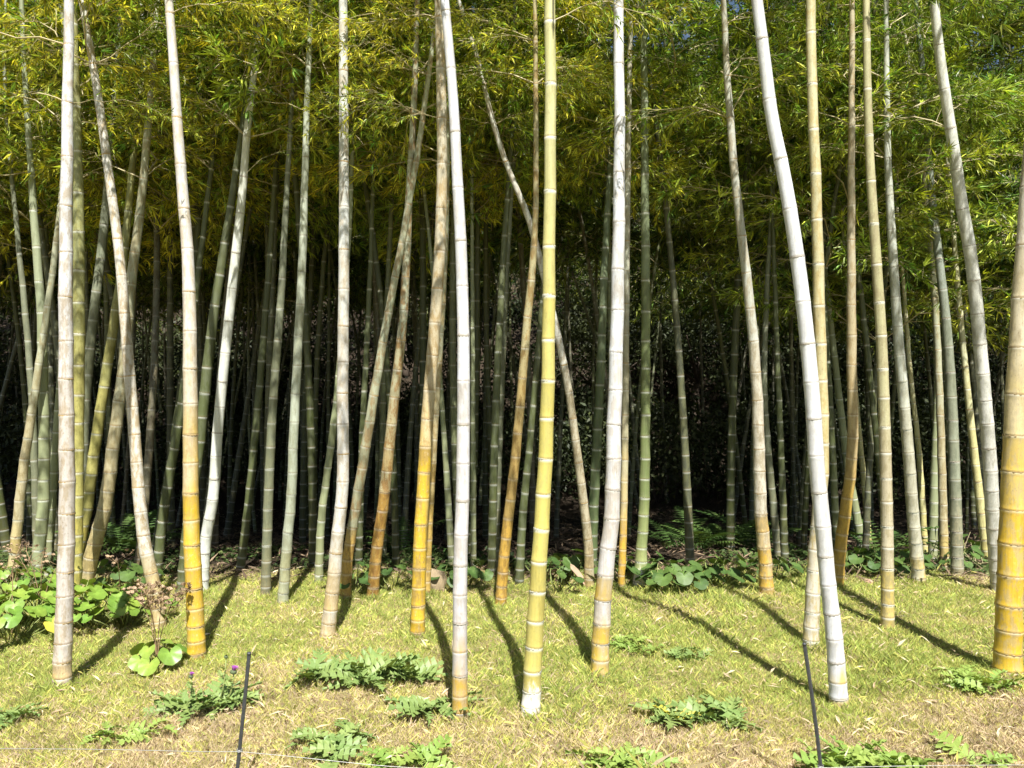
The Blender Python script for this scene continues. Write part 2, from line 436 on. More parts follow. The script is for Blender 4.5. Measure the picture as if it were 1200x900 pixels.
def make_spray(seed, L=1.2, ntw=15, per=4, leafL=0.105, leafW=0.0155, mat=None, name='leafy_branch'):
    rr = np.random.default_rng(seed)
    mb = MB()
    t = np.linspace(0, 1, 9)
    wob = np.cumsum(rr.normal(0, 0.035, (9, 2)), axis=0)*L
    ax = np.stack([L*t, wob[:, 0], L*(0.42*t - 0.50*t**2) + wob[:, 1]*0.5], -1)
    ax -= ax[0]
    mb.add(*tube(ax, np.linspace(0.0062, 0.0018, 9), 4), mat=0, col=(1, 1, 1))
    LV = []; LC = []
    def cluster(p, d, n):
        hue = rr.random()
        for _ in range(n):
            dd = d + rr.normal(0, 0.48, 3); dd[2] -= 0.30
            up = np.array([rr.normal(0, 0.5), rr.normal(0, 0.5), 1.0])
            l = leafL*rr.uniform(0.65, 1.25)
            LV.extend(leaf_tris(p, dd, up, l, leafW*rr.uniform(0.8, 1.25)))
            v = rr.uniform(0.55, 1.35)
            yel = rr.random()
            v = v*v*1.05
            c = np.array([v, v, v])
            if yel > 0.90: c = np.array([1.4, 1.3, 0.9])*v
            elif hue > 0.75: c = np.array([1.25, 1.15, 0.9])*v
            elif hue < 0.25: c = np.array([0.62, 0.85, 0.9])*v
            LC.extend([c]*4)
    for k in range(ntw):
        tt = 0.12 + 0.88*(k+rr.random()*0.8)/ntw
        p0 = np.array([np.interp(tt, t, ax[:, q]) for q in range(3)])
        side = 1 if k % 2 else -1
        d = np.array([0.75, side*rr.uniform(0.35, 1.0), rr.normal(0.0, 0.38)]); d /= np.linalg.norm(d)
        ln = L*rr.uniform(0.22, 0.42)*(1.1-0.5*tt)
        s = np.linspace(0, 1, 5)
        pts = p0 + d*ln*s[:, None]; pts[:, 2] -= 0.22*ln*s**2
        mb.add(*tube(pts, np.linspace(0.0024, 0.0009, 5), 3, False), mat=0)
        for q in (0.35, 0.55, 0.72, 0.88, 1.0):
            pp = p0 + d*ln*q; pp[2] -= 0.22*ln*q*q
            cluster(pp, d, per if q > 0.5 else max(1, per-2))
            if rr.random() < 0.6:
                d2 = d*0.5 + rr.normal(0, 0.6, 3); d2 /= np.linalg.norm(d2)
                p2 = pp + d2*rr.uniform(0.05, 0.13)
                mb.add(*tube(np.stack([pp, p2]), [0.0012, 0.0008], 3, False), mat=0)
                cluster(p2, d2, per)
    cluster(ax[-1], np.array([1.0, 0, -0.2]), per+2)
    LV = np.array(LV); n = len(LV)//4
    b = np.arange(n)*4
    F = np.concatenate([np.stack([b, b+1, b+2], -1), np.stack([b, b+2, b+3], -1)])
    me_v = LV; me_c = np.array(LC)
    mb.V.append(me_v); mb.F.append(F+mb.n); mb.M.append(np.full(len(F), 1)); mb.n += len(me_v)
    c4 = np.ones((len(me_v), 4)); c4[:, :3] = me_c; mb.C.append(c4)
    return mb.mesh(name, [M_twig, mat])

SPRAY_F = [make_spray(100+i, 1.2, 15, 3, 0.095, 0.0130, M_bleaf) for i in range(7)]
SPRAY_D = [make_spray(200+i, 1.35, 17, 5, 0.098, 0.0135, M_bleaf) for i in range(7)]
SPRAY_Y = [make_spray(500+i, 1.35, 17, 5, 0.098, 0.0135, M_bleaf_yel) for i in range(6)]
SPRAY_B = [make_spray(300+i, 1.7, 20, 3, 0.15, 0.026, M_bleaf_shaded) for i in range(7)]
SPRAY_T = [make_spray(400+i, 1.3, 6, 2, 0.105, 0.0150, M_bleaf) for i in range(3)]    # thin, few leaves

def add_spray(root, pos, azim, meshes, scale, tilt=0.0, roll=0.0, rnd=R):
    if meshes in (SPRAY_D, SPRAY_F) and root.location.x < 1.0 and rnd.random() < 0.55: meshes = SPRAY_Y
    me = rnd.choice(meshes)
    mat = Matrix.Translation(Vector(pos)) @ Matrix.Rotation(azim, 4, 'Z') @ Matrix.Rotation(-tilt, 4, 'Y') @ Matrix.Rotation(roll, 4, 'X') @ Matrix.Scale(scale, 4)
    o = obj('leafy_branch', me, root, mat)
    o['kind'] = 'stuff'
    return o

def crown(root, nodes, hb, n, meshes, smin, smax, rnd=R, sector=None, ht=99, bias=1.0):
    cand = [q for q in nodes if hb < q[0][2] + root.location.z < ht]
    if not cand: return
    zs = [q[0][2] for q in cand]; top = max(zs); lo = min(zs)
    a = rnd.random()*6.28
    for k in range(n):
        q = cand[min(len(cand)-1, int(((k+rnd.random())/n)**bias*len(cand)))]
        f = (q[0][2]-lo)/(top-lo+1e-6)
        a += 2.4 + rnd.uniform(-0.5, 0.5)
        aa = a
        if sector is not None: aa = sector[0] + rnd.uniform(-sector[1], sector[1])
        sc = rnd.uniform(smin, smax)*(1.0-0.45*f)
        add_spray(root, q[0], aa, meshes, sc, rnd.uniform(0.05, 0.55), rnd.uniform(-0.5, 0.5), rnd)

def tip_extension(axis, rad, ext, rnd, bendaz=None):
    """carry the culm on above the measured part to its arching tip"""
    d = axis[-1]-axis[-6]; d /= np.linalg.norm(d)
    a = rnd.random()*6.28 if bendaz is None else bendaz
    side = np.array([math.cos(a), math.sin(a), -0.25])
    p = axis[-1].copy(); r0 = rad[-1]; pts = []; rs = []
    n = 24
    for k in range(1, n+1):
        f = k/n
        dd = d + side*0.75*f*f; dd /= np.linalg.norm(dd)
        p = p + dd*ext/n
        pts.append(p.copy()); rs.append(r0*(1-f)+0.0035*f)
    return np.concatenate([axis, np.array(pts)]), np.concatenate([rad, np.array(rs)])

CULMS = {}
def measured_culm(key, pts, widths, mat, ringmat, label, lean_y=0.0, ext=None, hb=3.9, nspray=10, meshes=None, smin=0.7, smax=1.1, d=None, rings=True, sector=None, ring_scale=1.0, group=None, spm=1.0, front=False):
    """pts: pixels from the foot upward, widths: (y, px)"""
    rnd = random.Random(hash(key) % 1000 if not isinstance(key, str) else sum(ord(c)*(i+3) for i, c in enumerate(key)))
    bx, by = pts[0]
    d0 = d or base_depth(bx, by)
    W = []
    for (x, y) in pts:
        k = (450-y)/FPX
        # depth along the leaning culm: dd = d0 + lean*Z
        Z = (CAM_H + k*d0)/(1-k*lean_y); dd = d0 + lean_y*max(0, Z)
        W.append(((x-600)/FPX*dd, dd, Z))
    W = np.array(W)
    g = gz(W[0][0], W[0][1])
    root = thing('bamboo', label, 'bamboo', (W[0][0], W[0][1], g), group)
    loc = W - np.array([W[0][0], W[0][1], g])
    if loc[0][2] > 0.02:      # hidden foot: carry it down to the earth
        dv = loc[0]-loc[1]; dv /= np.linalg.norm(dv)
        loc = np.concatenate([[np.array([loc[0][0], loc[0][1], -0.04])], loc])
    else:
        loc[0][2] = -0.03
    axis, u = catmull(loc, 90)
    yy = np.array([450 - ((p[2]+g-CAM_H)/(p[1]+W[0][1]))*FPX for p in axis])
    wy = sorted(widths)
    wpx = np.interp(yy, [w[0] for w in wy], [w[1] for w in wy])
    rad = 0.5*wpx/FPX*(axis[:, 1]+W[0][1])
    if ext is None: ext = min(4.6, max(2.2, rad[-1]/0.0058))
    # top of the measured run may be below the crown: lengthen until about 7 m
    if axis[-1][2] + ext < 6.2: ext = 6.2 - axis[-1][2] + rnd.random()
    axis, rad = tip_extension(axis, rad, ext, rnd)
    foot = axis[:, 2]
    rad = rad*(1+0.09*np.exp(-np.maximum(foot, 0)/0.05))
    V, F, hgt, nd, nodes = culm_geometry(axis, rad, rnd=rnd, sides=16, sp0=0.105*spm, sps=0.062*spm, spmax=0.30*spm)
    cul = obj('culm', mesh_np('culm', V, F, [mat], True, {'hgt': ('FLOAT', hgt[0]), 'seg': ('FLOAT', hgt[1]), 'under': ('FLOAT', np.where((nd <= 0) & (nd > -0.049), -nd, 0.06)), 'over': ('FLOAT', np.where((nd >= 0) & (nd < 0.05), nd, 0.06))}), root)
    if rings:
        rm = ring_mesh(ringmat)
        for (p, t, r, q) in nodes:
            if p[2] > 4.6: continue
            rot = (Vector(t).normalized()+Vector((rnd.gauss(0, 0.035), rnd.gauss(0, 0.035), 0))).to_track_quat('Z', 'Y').to_matrix().to_4x4()
            zs = 0.036*ring_scale
            obj('node_ring', rm, cul, Matrix.Translation(Vector(p)) @ rot @ Matrix.Diagonal((r, r, zs*(0.6+0.8*rnd.random()), 1)))
    if front:      # branches mostly above view, set low and dense to shade the grove edge
        crown(root, nodes, hb, nspray, SPRAY_D, 0.65, 0.95, rnd, (1.57, 2.0), hb+1.0)
        crown(root, nodes, hb+1.2, 6, SPRAY_F, 0.6, 0.9, rnd)
    else:
        crown(root, nodes, hb, nspray, meshes or SPRAY_F, smin, smax, rnd, sector, 99, 2.0)
    CULMS[key] = (root, axis, rad, nodes, cul)
    return root

# materials of the individual culms (their own colours, except the darkened _d set)
YEL = (0.62, 0.415, 0.04); YEL2 = (0.58, 0.40, 0.09); WHT = (0.66, 0.63, 0.57); GRY = (0.62, 0.62, 0.58); TAN = (0.50, 0.42, 0.29)
CM = {
 'A1': culm_mat('culm_a1', (0.62, 0.42, 0.12), (0.54, 0.50, 0.46), (0.58, 0.59, 0.60), 0.10, 1.9, 0.45, (0.46, 0.36, 0.22)),
 'A2': culm_mat('culm_a2', (0.50, 0.39, 0.16), (0.56, 0.53, 0.46), (0.54, 0.53, 0.47), 0.3, 2.2, 0.5, (0.45, 0.33, 0.15)),
 'A3': culm_mat('culm_a3', YEL, (0.57, 0.51, 0.40), (0.57, 0.56, 0.54), 1.15, 2.2, 0.30, (0.55, 0.40, 0.16)),
 'A4': culm_mat('culm_a4', (0.66, 0.68, 0.62), (0.70, 0.72, 0.66), (0.66, 0.68, 0.60), 0.5, 2.5, 0.12, (0.55, 0.55, 0.45)),
 'A5': culm_mat('culm_a5', (0.42, 0.42, 0.25), (0.42, 0.46, 0.36), (0.46, 0.50, 0.40), 0.4, 2.0, 0.3, (0.35, 0.36, 0.22)),
 'A6': culm_mat('culm_a6', (0.55, 0.40, 0.16), (0.56, 0.55, 0.51), (0.55, 0.57, 0.53), 0.35, 2.2, 0.35, (0.50, 0.38, 0.2)),
 'P':  culm_mat('culm_p', (0.46, 0.28, 0.07), (0.42, 0.36, 0.20), (0.40, 0.42, 0.30), 0.8, 1.7, 0.55, (0.34, 0.18, 0.05)),
 'Q':  culm_mat('culm_q', (0.52, 0.34, 0.09), (0.34, 0.34, 0.22), (0.42, 0.45, 0.32), 0.45, 1.7, 0.45, (0.36, 0.22, 0.08)),
 'A8': culm_mat('culm_a8', YEL, (0.56, 0.47, 0.30), (0.48, 0.44, 0.32), 1.25, 1.8, 0.45, (0.46, 0.31, 0.11)),
 'A8b': culm_mat('culm_a8b', (0.52, 0.36, 0.10), (0.44, 0.38, 0.22), (0.36, 0.38, 0.26), 0.9, 1.8, 0.45, (0.36, 0.24, 0.08)),
 'A9': culm_mat('culm_a9', (0.55, 0.36, 0.07), (0.54, 0.52, 0.52), (0.63, 0.65, 0.68), 0.30, 1.3, 0.28, (0.54, 0.46, 0.36), soft=0.12),
 'A10': culm_mat('culm_a10', (0.48, 0.36, 0.14), (0.48, 0.43, 0.30), (0.62, 0.62, 0.56), 0.4, 1.7, 0.45, (0.34, 0.26, 0.14)),
 'A11': culm_mat('culm_a11', (0.49, 0.42, 0.12), (0.54, 0.47, 0.13), (0.50, 0.48, 0.24), 0.5, 2.2, 0.25, (0.48, 0.46, 0.18), 0.6, basec=(0.70, 0.69, 0.64)),
 'A12': culm_mat('culm_a12', (0.60, 0.37, 0.07), (0.46, 0.32, 0.11), (0.40, 0.36, 0.20), 0.5, 1.6, 0.5, (0.34, 0.21, 0.06)),
 'A13': culm_mat('culm_a13', (0.56, 0.39, 0.07), (0.53, 0.51, 0.49), (0.62, 0.65, 0.68), 0.40, 1.5, 0.28, (0.52, 0.42, 0.28), soft=0.15),
 'A14': culm_mat('culm_a14', (0.60, 0.38, 0.06), (0.46, 0.42, 0.26), (0.40, 0.40, 0.30), 0.9, 1.6, 0.3),
 'A15': culm_mat('culm_a15', (0.36, 0.40, 0.16), (0.17, 0.21, 0.08), (0.20, 0.24, 0.13), 0.5, 2.4, 0.3, (0.25, 0.27, 0.13), 0.4, basec=(0.62, 0.58, 0.50)),
 'A16': culm_mat('culm_a16', (0.11, 0.15, 0.06), (0.11, 0.15, 0.065), (0.14, 0.18, 0.10), 0.5, 2.0, 0.3, (0.18, 0.2, 0.1), 0.4),
 'A18': culm_mat('culm_a18', (0.64, 0.41, 0.07), (0.58, 0.54, 0.44), (0.46, 0.47, 0.40), 0.45, 1.9, 0.4, (0.42, 0.34, 0.2)),
 'A19': culm_mat('culm_a19', (0.58, 0.46, 0.16), (0.61, 0.62, 0.63), (0.64, 0.66, 0.68), 0.22, 1.6, 0.18, (0.56, 0.52, 0.44), soft=0.08),
 'A20': culm_mat('culm_a20', (0.54, 0.50, 0.40), (0.52, 0.45, 0.24), (0.50, 0.47, 0.28), 0.9, 2.0, 0.5, (0.56, 0.44, 0.18), 0.5),
 'A21': culm_mat('culm_a21', (0.56, 0.37, 0.07), (0.48, 0.38, 0.20), (0.46, 0.41, 0.28), 0.75, 1.8, 0.35, (0.40, 0.27, 0.10)),
 'A22': culm_mat('culm_a22', (0.58, 0.46, 0.15), (0.46, 0.41, 0.28), (0.42, 0.40, 0.22), 0.22, 1.5, 0.45, (0.42, 0.36, 0.2), 0.5, soft=0.15),
 'A23': culm_mat('culm_a23', (0.58, 0.43, 0.10), (0.50, 0.49, 0.38), (0.52, 0.55, 0.48), 0.25, 1.4, 0.35, (0.38, 0.36, 0.24), soft=0.15),
 'A24': culm_mat('culm_a24', (0.55, 0.53, 0.45), (0.58, 0.58, 0.53), (0.62, 0.63, 0.56), 0.4, 2.2, 0.35, (0.40, 0.40, 0.33)),
 'A25': culm_mat('culm_a25', (0.62, 0.41, 0.04), (0.54, 0.42, 0.15), (0.60, 0.56, 0.46), 1.05, 1.75, 0.36, (0.50, 0.42, 0.26)),
 'A26': culm_mat('culm_a26', (0.36, 0.32, 0.20), (0.26, 0.28, 0.20), (0.26, 0.29, 0.24), 0.3, 2.0, 0.4, (0.2, 0.22, 0.15)),
 'pale': culm_mat('culm_pale_green', (0.28, 0.29, 0.15), (0.30, 0.33, 0.18), (0.29, 0.32, 0.20), 0.4, 2.0, 0.2, (0.36, 0.42, 0.24), 0.5),
 'olive': culm_mat('culm_olive', (0.50, 0.42, 0.10), (0.40, 0.37, 0.12), (0.28, 0.29, 0.13), 0.5, 1.9, 0.5, (0.34, 0.32, 0.09), 0.4),
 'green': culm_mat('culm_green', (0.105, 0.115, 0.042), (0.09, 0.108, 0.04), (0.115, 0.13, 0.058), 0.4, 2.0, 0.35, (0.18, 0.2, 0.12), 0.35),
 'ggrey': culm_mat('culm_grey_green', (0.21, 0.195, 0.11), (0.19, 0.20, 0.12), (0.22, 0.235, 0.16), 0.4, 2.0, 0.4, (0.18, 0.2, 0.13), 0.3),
 'green_d': culm_mat('culm_green_shaded', (0.085, 0.09, 0.03), (0.07, 0.085, 0.026), (0.09, 0.10, 0.038), 0.4, 2.0, 0.4, (0.12, 0.13, 0.08), 0.3),  # _d set: darker copies for the back, grove shade put into the colour
 'ggrey_d': culm_mat('culm_grey_shaded', (0.15, 0.135, 0.07), (0.125, 0.13, 0.066), (0.15, 0.155, 0.09), 0.4, 2.0, 0.5, (0.09, 0.10, 0.07), 0.25),
 'tan_d': culm_mat('culm_tan_shaded', (0.26, 0.20, 0.10), (0.20, 0.18, 0.11), (0.18, 0.18, 0.13), 0.4, 1.6, 0.5, (0.14, 0.11, 0.06), 0.2),
 'pale_d': culm_mat('culm_pale_shaded', (0.20, 0.21, 0.10), (0.21, 0.23, 0.11), (0.21, 0.23, 0.13), 0.4, 2.0, 0.4, (0.15, 0.17, 0.1), 0.3),
 'cream': culm_mat('culm_cream', (0.62, 0.54, 0.20), (0.62, 0.58, 0.28), (0.56, 0.56, 0.36), 0.3, 1.6, 0.4, (0.50, 0.44, 0.2), 0.4),
 'tan': culm_mat('culm_tan', (0.54, 0.42, 0.16), (0.44, 0.39, 0.24), (0.38, 0.39, 0.27), 0.4, 1.6, 0.4, (0.36, 0.28, 0.12), 0.3),
}

# ---- the row standing in the sun on the lawn
mc = measured_culm
mc('A1', [(72,806),(76,700),(78.5,600),(77.5,450),(77,300),(79,150),(81,0)], [(0,10.5),(150,12.5),(300,14.5),(600,17.5),(806,20.5)], CM['A1'], M_ring_tan,
   'weathered grey-white bamboo with ochre foot standing before the round-leaved plant bed', hb=4.00, nspray=7, front=True)
mc('A2', [(188,740),(181,690),(170,640),(165,600),(157,500),(148.5,400),(140,300),(127,200),(113,100),(101,30)], [(30,7.5),(100,9),(300,11),(600,14),(740,16)], CM['A2'], M_ring_tan,
   'bowed cream bamboo with dappled tan blotches rising behind dry brown seed heads', hb=3.7, nspray=9, lean_y=0.03)
mc('A3', [(231,774),(228,700),(225,640),(224,600),(223,450),(220,300),(212,200),(203,70),(198,0)], [(0,9.5),(290,13.5),(400,15.5),(600,18),(774,20.5)], CM['A3'], M_ring_tan,
   'bamboo with deep yellow lower half turning cream and white higher up', hb=4.00, nspray=7, front=True)
mc('A6', [(383,747),(391,680),(396.5,620),(399,600),(401.5,450),(403,300),(403,150),(402,0)], [(0,10),(300,12.5),(600,14.5),(747,17.5)], CM['A6'], M_ring_tan,
   'pale cream bamboo with tan foot standing behind the widest grey-green thistle', hb=4.00, nspray=7, front=True)
mc('A8', [(489,748),(491,680),(493,620),(495,590),(500,500),(508,400),(515,300),(518,200),(517,100),(515,20)], [(20,11),(300,13.5),(500,14.5),(748,17)], CM['A8'], M_ring_tan,
   'yellow bamboo with greyish tan upper half, a thin amber twin close behind', hb=4.00, nspray=7, front=True)
mc('A9', [(539,842),(539,740),(540,640),(541.5,600),(543,500),(543,400),(540.5,300),(535.5,200),(530,100),(521,0)], [(0,10.5),(100,11.5),(250,13.5),(400,14.5),(700,17),(842,18.5)], CM['A9'], M_ring_grey,
   'bright bluish-white bamboo whose lowest two joints are orange-yellow', hb=4.00, nspray=7, front=True)
mc('A11', [(621.5,841),(625,770),(630.5,680),(635.5,600),(638.5,550),(642,450),(643.5,300),(645,150),(644.5,0)], [(0,13),(200,14),(400,15.5),(600,18),(700,19.5),(841,22)], CM['A11'], M_ring_white,
   'smooth lemon-yellow bamboo with thick white rings and a chalky white foot', hb=4.1, nspray=9, ring_scale=1.15)
mc('A13', [(702,796),(704.5,740),(709.5,670),(715.5,620),(717,600),(719.5,500),(722,420),(724.5,300),(726,150),(724.5,0)], [(0,11.5),(150,13),(300,15),(450,16.5),(600,18.5),(700,20),(796,21.5)], CM['A13'], M_ring_grey,
   'thick white bamboo with lower bend and yellow foot, a slim tan culm right behind it', hb=4.10, nspray=7, front=True)
mc('A19', [(984,829),(977,740),(970,680),(963.5,610),(957.5,550),(953,480),(946,400),(934,300),(917.5,200),(905,140),(896,70),(887,0)], [(0,13),(200,15.5),(300,16.5),(600,18),(700,18),(829,21)], CM['A19'], M_ring_grey,
   'chalk-white bamboo leaning strongly, crossing in front of a yellowish upright culm', hb=4.00, nspray=7, front=True)
mc('A20', [(949.5,759),(952,710),(954.5,660),(958.5,610),(963.5,550),(963.5,480),(961,400),(958.5,300),(955.5,200),(951.5,100),(950,0)], [(0,11),(200,12),(400,13.5),(600,15),(759,18)], CM['A20'], M_ring_white,
   'yellowish bamboo with pale grey foot passing behind the chalk-white leaning culm', hb=4.20, nspray=7, front=True)
mc('A22', [(1040,738),(1040,680),(1039.5,620),(1038,550),(1036,480),(1033,400),(1026.5,300),(1020,200),(1016.5,100),(1015,0)], [(0,8),(150,9.5),(300,11.5),(450,12.5),(600,13.5),(738,15)], CM['A22'], M_ring_white,
   'straight beige bamboo, olive-yellow above, with a short shadow reaching back over the lawn', hb=4.10, nspray=7, front=True)
mc('A25', [(1180.5,792),(1183,700),(1186,600),(1189.5,500),(1194.5,400),(1200.5,300),(1207.5,200),(1214.5,80)], [(80,16),(300,20),(400,22),(500,24),(600,26),(792,30.5)], CM['A25'], M_ring_tan,
   'thickest bamboo, rich yellow with grey mottled patches, next to a low pale weed', hb=4.3, nspray=7, spm=1.2, front=True)
# ---- the second row, at the grove's edge
mc('A4', [(237,694),(243,620),(247,600),(255.5,500),(265.5,400),(276,300),(283.5,230),(291,140),(300,68)], [(68,7),(140,8),(300,10.5),(600,12.5),(694,13)], CM['A4'], M_ring_grey,
   'slanting pure white bamboo with fine rings, partly hidden by the deep yellow culm', hb=3.38, nspray=13, meshes=SPRAY_D, sector=(1.57, 1.35), lean_y=-0.08)
mc('A5', [(331,707),(338,620),(340,600),(344.5,500),(349.5,400),(354.5,300),(357.5,200),(360.5,100),(364,20)], [(20,5.5),(100,6.5),(300,9.5),(600,11.5),(707,12.5)], CM['A5'], M_ring_green,
   'grey-green dappled bamboo beside a slimmer one of the same colour', hb=3.60, nspray=13, meshes=SPRAY_D, sector=(1.57, 1.20), lean_y=-0.08)
mc('P', [(436,699),(442,640),(448,600),(453.5,550),(462,467),(471.5,383),(476.5,300),(480,217),(483,167),(487,67),(488.5,20)], [(20,6),(200,8.5),(300,9.5),(500,12.5),(699,14)], CM['P'], M_ring_tan,
   'rusty brown bamboo of a crossing pair, blotched with amber at its foot', hb=3.26, nspray=13, meshes=SPRAY_D, sector=(1.57, 1.50), lean_y=-0.08)
mc('Q', [(404,702),(408,650),(416,600),(427,533),(440.5,450),(455,367),(468,300),(488,187),(494,150),(500.5,100),(506,60)], [(60,5.5),(300,8.5),(500,11.5),(702,13)], CM['Q'], M_ring_tan,
   'olive-grey bamboo of a crossing pair, leaning far over, amber at its foot', hb=3.49, nspray=13, meshes=SPRAY_D, sector=(1.57, 1.10), lean_y=-0.08)
mc('A8b', [(499,697),(502,620),(506,550),(512,450),(518,350),(522,260),(524,150),(525,60)], [(60,6),(300,9),(500,9.5),(697,10.5)], CM['A8b'], M_ring_tan,
   'slim amber bamboo tucked close behind the yellow and tan culm', hb=3.15, nspray=13, meshes=SPRAY_D, sector=(1.57, 1.35))
mc('A10', [(691,690),(689.5,640),(684,590),(675,520),(665,450),(655,400),(636.5,320),(618,252),(604,218),(585,168),(570,112),(560,70),(544,20)], [(20,4.5),(110,5.5),(200,6.5),(300,8),(450,9),(690,11.5)], CM['A10'], M_ring_tan,
   'thin strongly bowed pale bamboo running slantwise behind the lemon-yellow culm', hb=3.38, nspray=13, meshes=SPRAY_D, sector=(1.57, 1.20), lean_y=-0.13)
mc('A12', [(586,710),(591,650),(596.5,600),(602.5,550),(610,470),(617.5,380),(625,300),(627.5,250),(628,150),(627,0)], [(0,5),(150,6),(250,7),(350,9.5),(550,11.5),(710,13.5)], CM['A12'], M_ring_tan,
   'amber-brown slanting bamboo whose foot stands alone at the far lawn edge', hb=3.60, nspray=13, meshes=SPRAY_D, sector=(1.57, 1.50), lean_y=-0.08)
mc('A14', [(728,690),(731,600),(733,450),(734.5,300),(736,200),(737.5,100)], [(100,6),(300,7.5),(690,9)], CM['A14'], M_ring_tan,
   'slim tan bamboo with yellow foot half hidden behind the thick white culm', hb=3.26, nspray=13, meshes=SPRAY_D, sector=(1.57, 1.10))
mc('A15', [(749.5,688),(752,640),(754.5,600),(755.5,560),(756.5,450),(756.5,300),(755.5,200),(755,100),(754.5,20)], [(20,7),(150,9),(300,10.5),(500,11.5),(640,13),(688,17)], CM['A15'], M_ring_green,
   'straight leaf-green bamboo with pale rings and a whitish swollen foot', hb=3.49, nspray=13, meshes=SPRAY_D, sector=(1.57, 1.35))
mc('A16', [(693,672),(695.5,600),(699.5,520),(704.5,420),(709,300),(714,220),(718,120)], [(120,6.5),(300,8.5),(520,11.5),(672,12.5)], CM['A16'], M_ring_green,
   'shaded dark green bamboo with fine white rings beside the thick white culm', hb=3.15, nspray=13, meshes=SPRAY_D, sector=(1.57, 1.20))
mc('A17', [(576,674),(577.5,600),(579.5,520),(583.5,420),(590,300),(597,200)], [(200,6),(300,7.5),(520,9.5),(674,10)], CM['green'], M_ring_green,
   'green bamboo of a close shaded pair, the straighter and thicker of the two', hb=3.38, nspray=13, meshes=SPRAY_D, sector=(1.57, 1.50))
mc('A17b', [(580,668),(584,560),(588,450),(594,310),(601,200)], [(200,5),(310,6.5),(560,7.5),(668,8)], CM['ggrey'], M_ring_green,
   'slim grey-green bamboo of a close shaded pair, the thinner of the two', hb=3.60, nspray=13, meshes=SPRAY_D, sector=(1.57, 1.10))
mc('A18', [(899,699),(896,650),(891.5,600),(890,550),(886.5,450),(881,380),(872,300),(860.5,200),(855,130),(851,70),(848,5)], [(5,6.5),(70,7.5),(130,8.5),(290,10.5),(450,12.5),(600,14.5),(699,16.5)], CM['A18'], M_ring_tan,
   'curved grey bamboo with golden foot and dark earth collar beside the leafy dark bushes', hb=3.26, nspray=13, meshes=SPRAY_D, sector=(1.57, 1.35), lean_y=-0.08)
mc('A21', [(980.5,688),(985,640),(990.5,600),(996,560),(999.5,500),(998.5,450),(997.5,300),(998,150),(998.5,0)], [(0,6),(200,8),(300,9.5),(400,11),(560,12.5),(688,14)], CM['A21'], M_ring_tan,
   'beige bamboo with kinked orange-yellow lower part', hb=3.49, nspray=13, meshes=SPRAY_D, sector=(1.57, 1.20), lean_y=-0.08)
mc('A23', [(1077.5,683),(1074,650),(1069.5,600),(1066,550),(1060,480),(1053,400),(1046.5,300),(1041,200),(1039,100),(1038.5,20)], [(20,5.5),(200,8),(300,10),(450,12),(600,13.5),(683,15)], CM['A23'], M_ring_green,
   'silver-grey bamboo with yellow foot and a thin cream culm tight against it', hb=3.15, nspray=13, meshes=SPRAY_D, sector=(1.57, 1.50), lean_y=-0.08)
mc('A24', [(1171,694),(1166,640),(1163,600),(1160.5,550),(1155,480),(1148,400),(1137.5,300),(1125.5,230),(1115.5,160),(1106,100),(1094,0)], [(0,10),(100,11.5),(250,13.5),(400,14.5),(600,15.5),(694,16)], CM['A24'], M_ring_grey,
   'silver-white slanting bamboo passing behind the thickest yellow one', hb=3.38, nspray=13, meshes=SPRAY_D, sector=(1.57, 1.10), lean_y=-0.08)
mc('A26', [(1122,676),(1120,600),(1117.5,530),(1114,450),(1108,370),(1100,300),(1091,220),(1085,140)], [(140,7),(300,9),(450,11.5),(676,14)], CM['A26'], M_ring_grey,
   'dull slate-grey shaded bamboo near a heap of dry twigs', hb=3.60, nspray=13, meshes=SPRAY_D, sector=(1.57, 1.35))
mc('A27', [(1107,668),(1104,560),(1100.5,450),(1095,340),(1088,260)], [(260,6),(450,8),(668,10)], CM['tan'], M_ring_tan,
   'olive-tan slim bamboo between a pale green culm and the slate-grey one', hb=3.26, nspray=13, meshes=SPRAY_D, sector=(1.57, 1.20))
mc('A28', [(1093,655),(1095,560),(1098,450),(1096,380),(1090,310)], [(310,5),(450,6.5),(560,9),(655,10)], CM['pale'], M_ring_white,
   'pale green bamboo with white rings beside the olive-tan slim one', hb=3.49, nspray=13, meshes=SPRAY_D, sector=(1.57, 1.50))
mc('A29', [(1158,660),(1150,600),(1140.5,520),(1131,430),(1122,330),(1114,230)], [(230,5),(430,7),(600,9.5),(660,10.5)], CM['cream'], M_ring_tan,
   'slim cream-yellow bamboo slanting behind the silver-white one', hb=3.15, nspray=13, meshes=SPRAY_D, sector=(1.57, 1.10))
mc('A30', [(1084,650),(1081,590),(1076,520),(1068,450),(1060,350)], [(350,4.5),(520,6),(650,7.5)], CM['cream'], M_ring_tan,
   'thin cream culm tight against the silver-grey bamboo with yellow foot', hb=3.38, nspray=13, meshes=SPRAY_D, sector=(1.57, 1.35))
mc('A31', [(913,657),(907,600),(900.5,533),(895.5,450),(897,383),(901,300),(906,220)], [(220,4.5),(383,6.5),(533,8),(657,9.5)], CM['ggrey'], M_ring_green,
   'slim grey-green bamboo bowed towards the curved grey one with golden foot', hb=3.60, nspray=13, meshes=SPRAY_D, sector=(1.57, 1.20))
mc('A32', [(920,658),(918,600),(915,520),(911,420),(908,330),(905,250)], [(250,4.5),(420,6),(600,8),(658,9)], CM['green'], M_ring_green,
   'slim green bamboo with pale rings, foot to foot with a bowed grey-green one', hb=3.26, nspray=13, meshes=SPRAY_D, sector=(1.57, 1.50))
mc('A33', [(1012,648),(1003,600),(994,550),(985,480),(977,410),(969,340)], [(340,6),(480,8),(648,10)], CM['pale'], M_ring_green,
   'pale green bamboo leaning behind the kinked orange-yellow one', hb=3.49, nspray=13, meshes=SPRAY_D, sector=(1.57, 1.10))
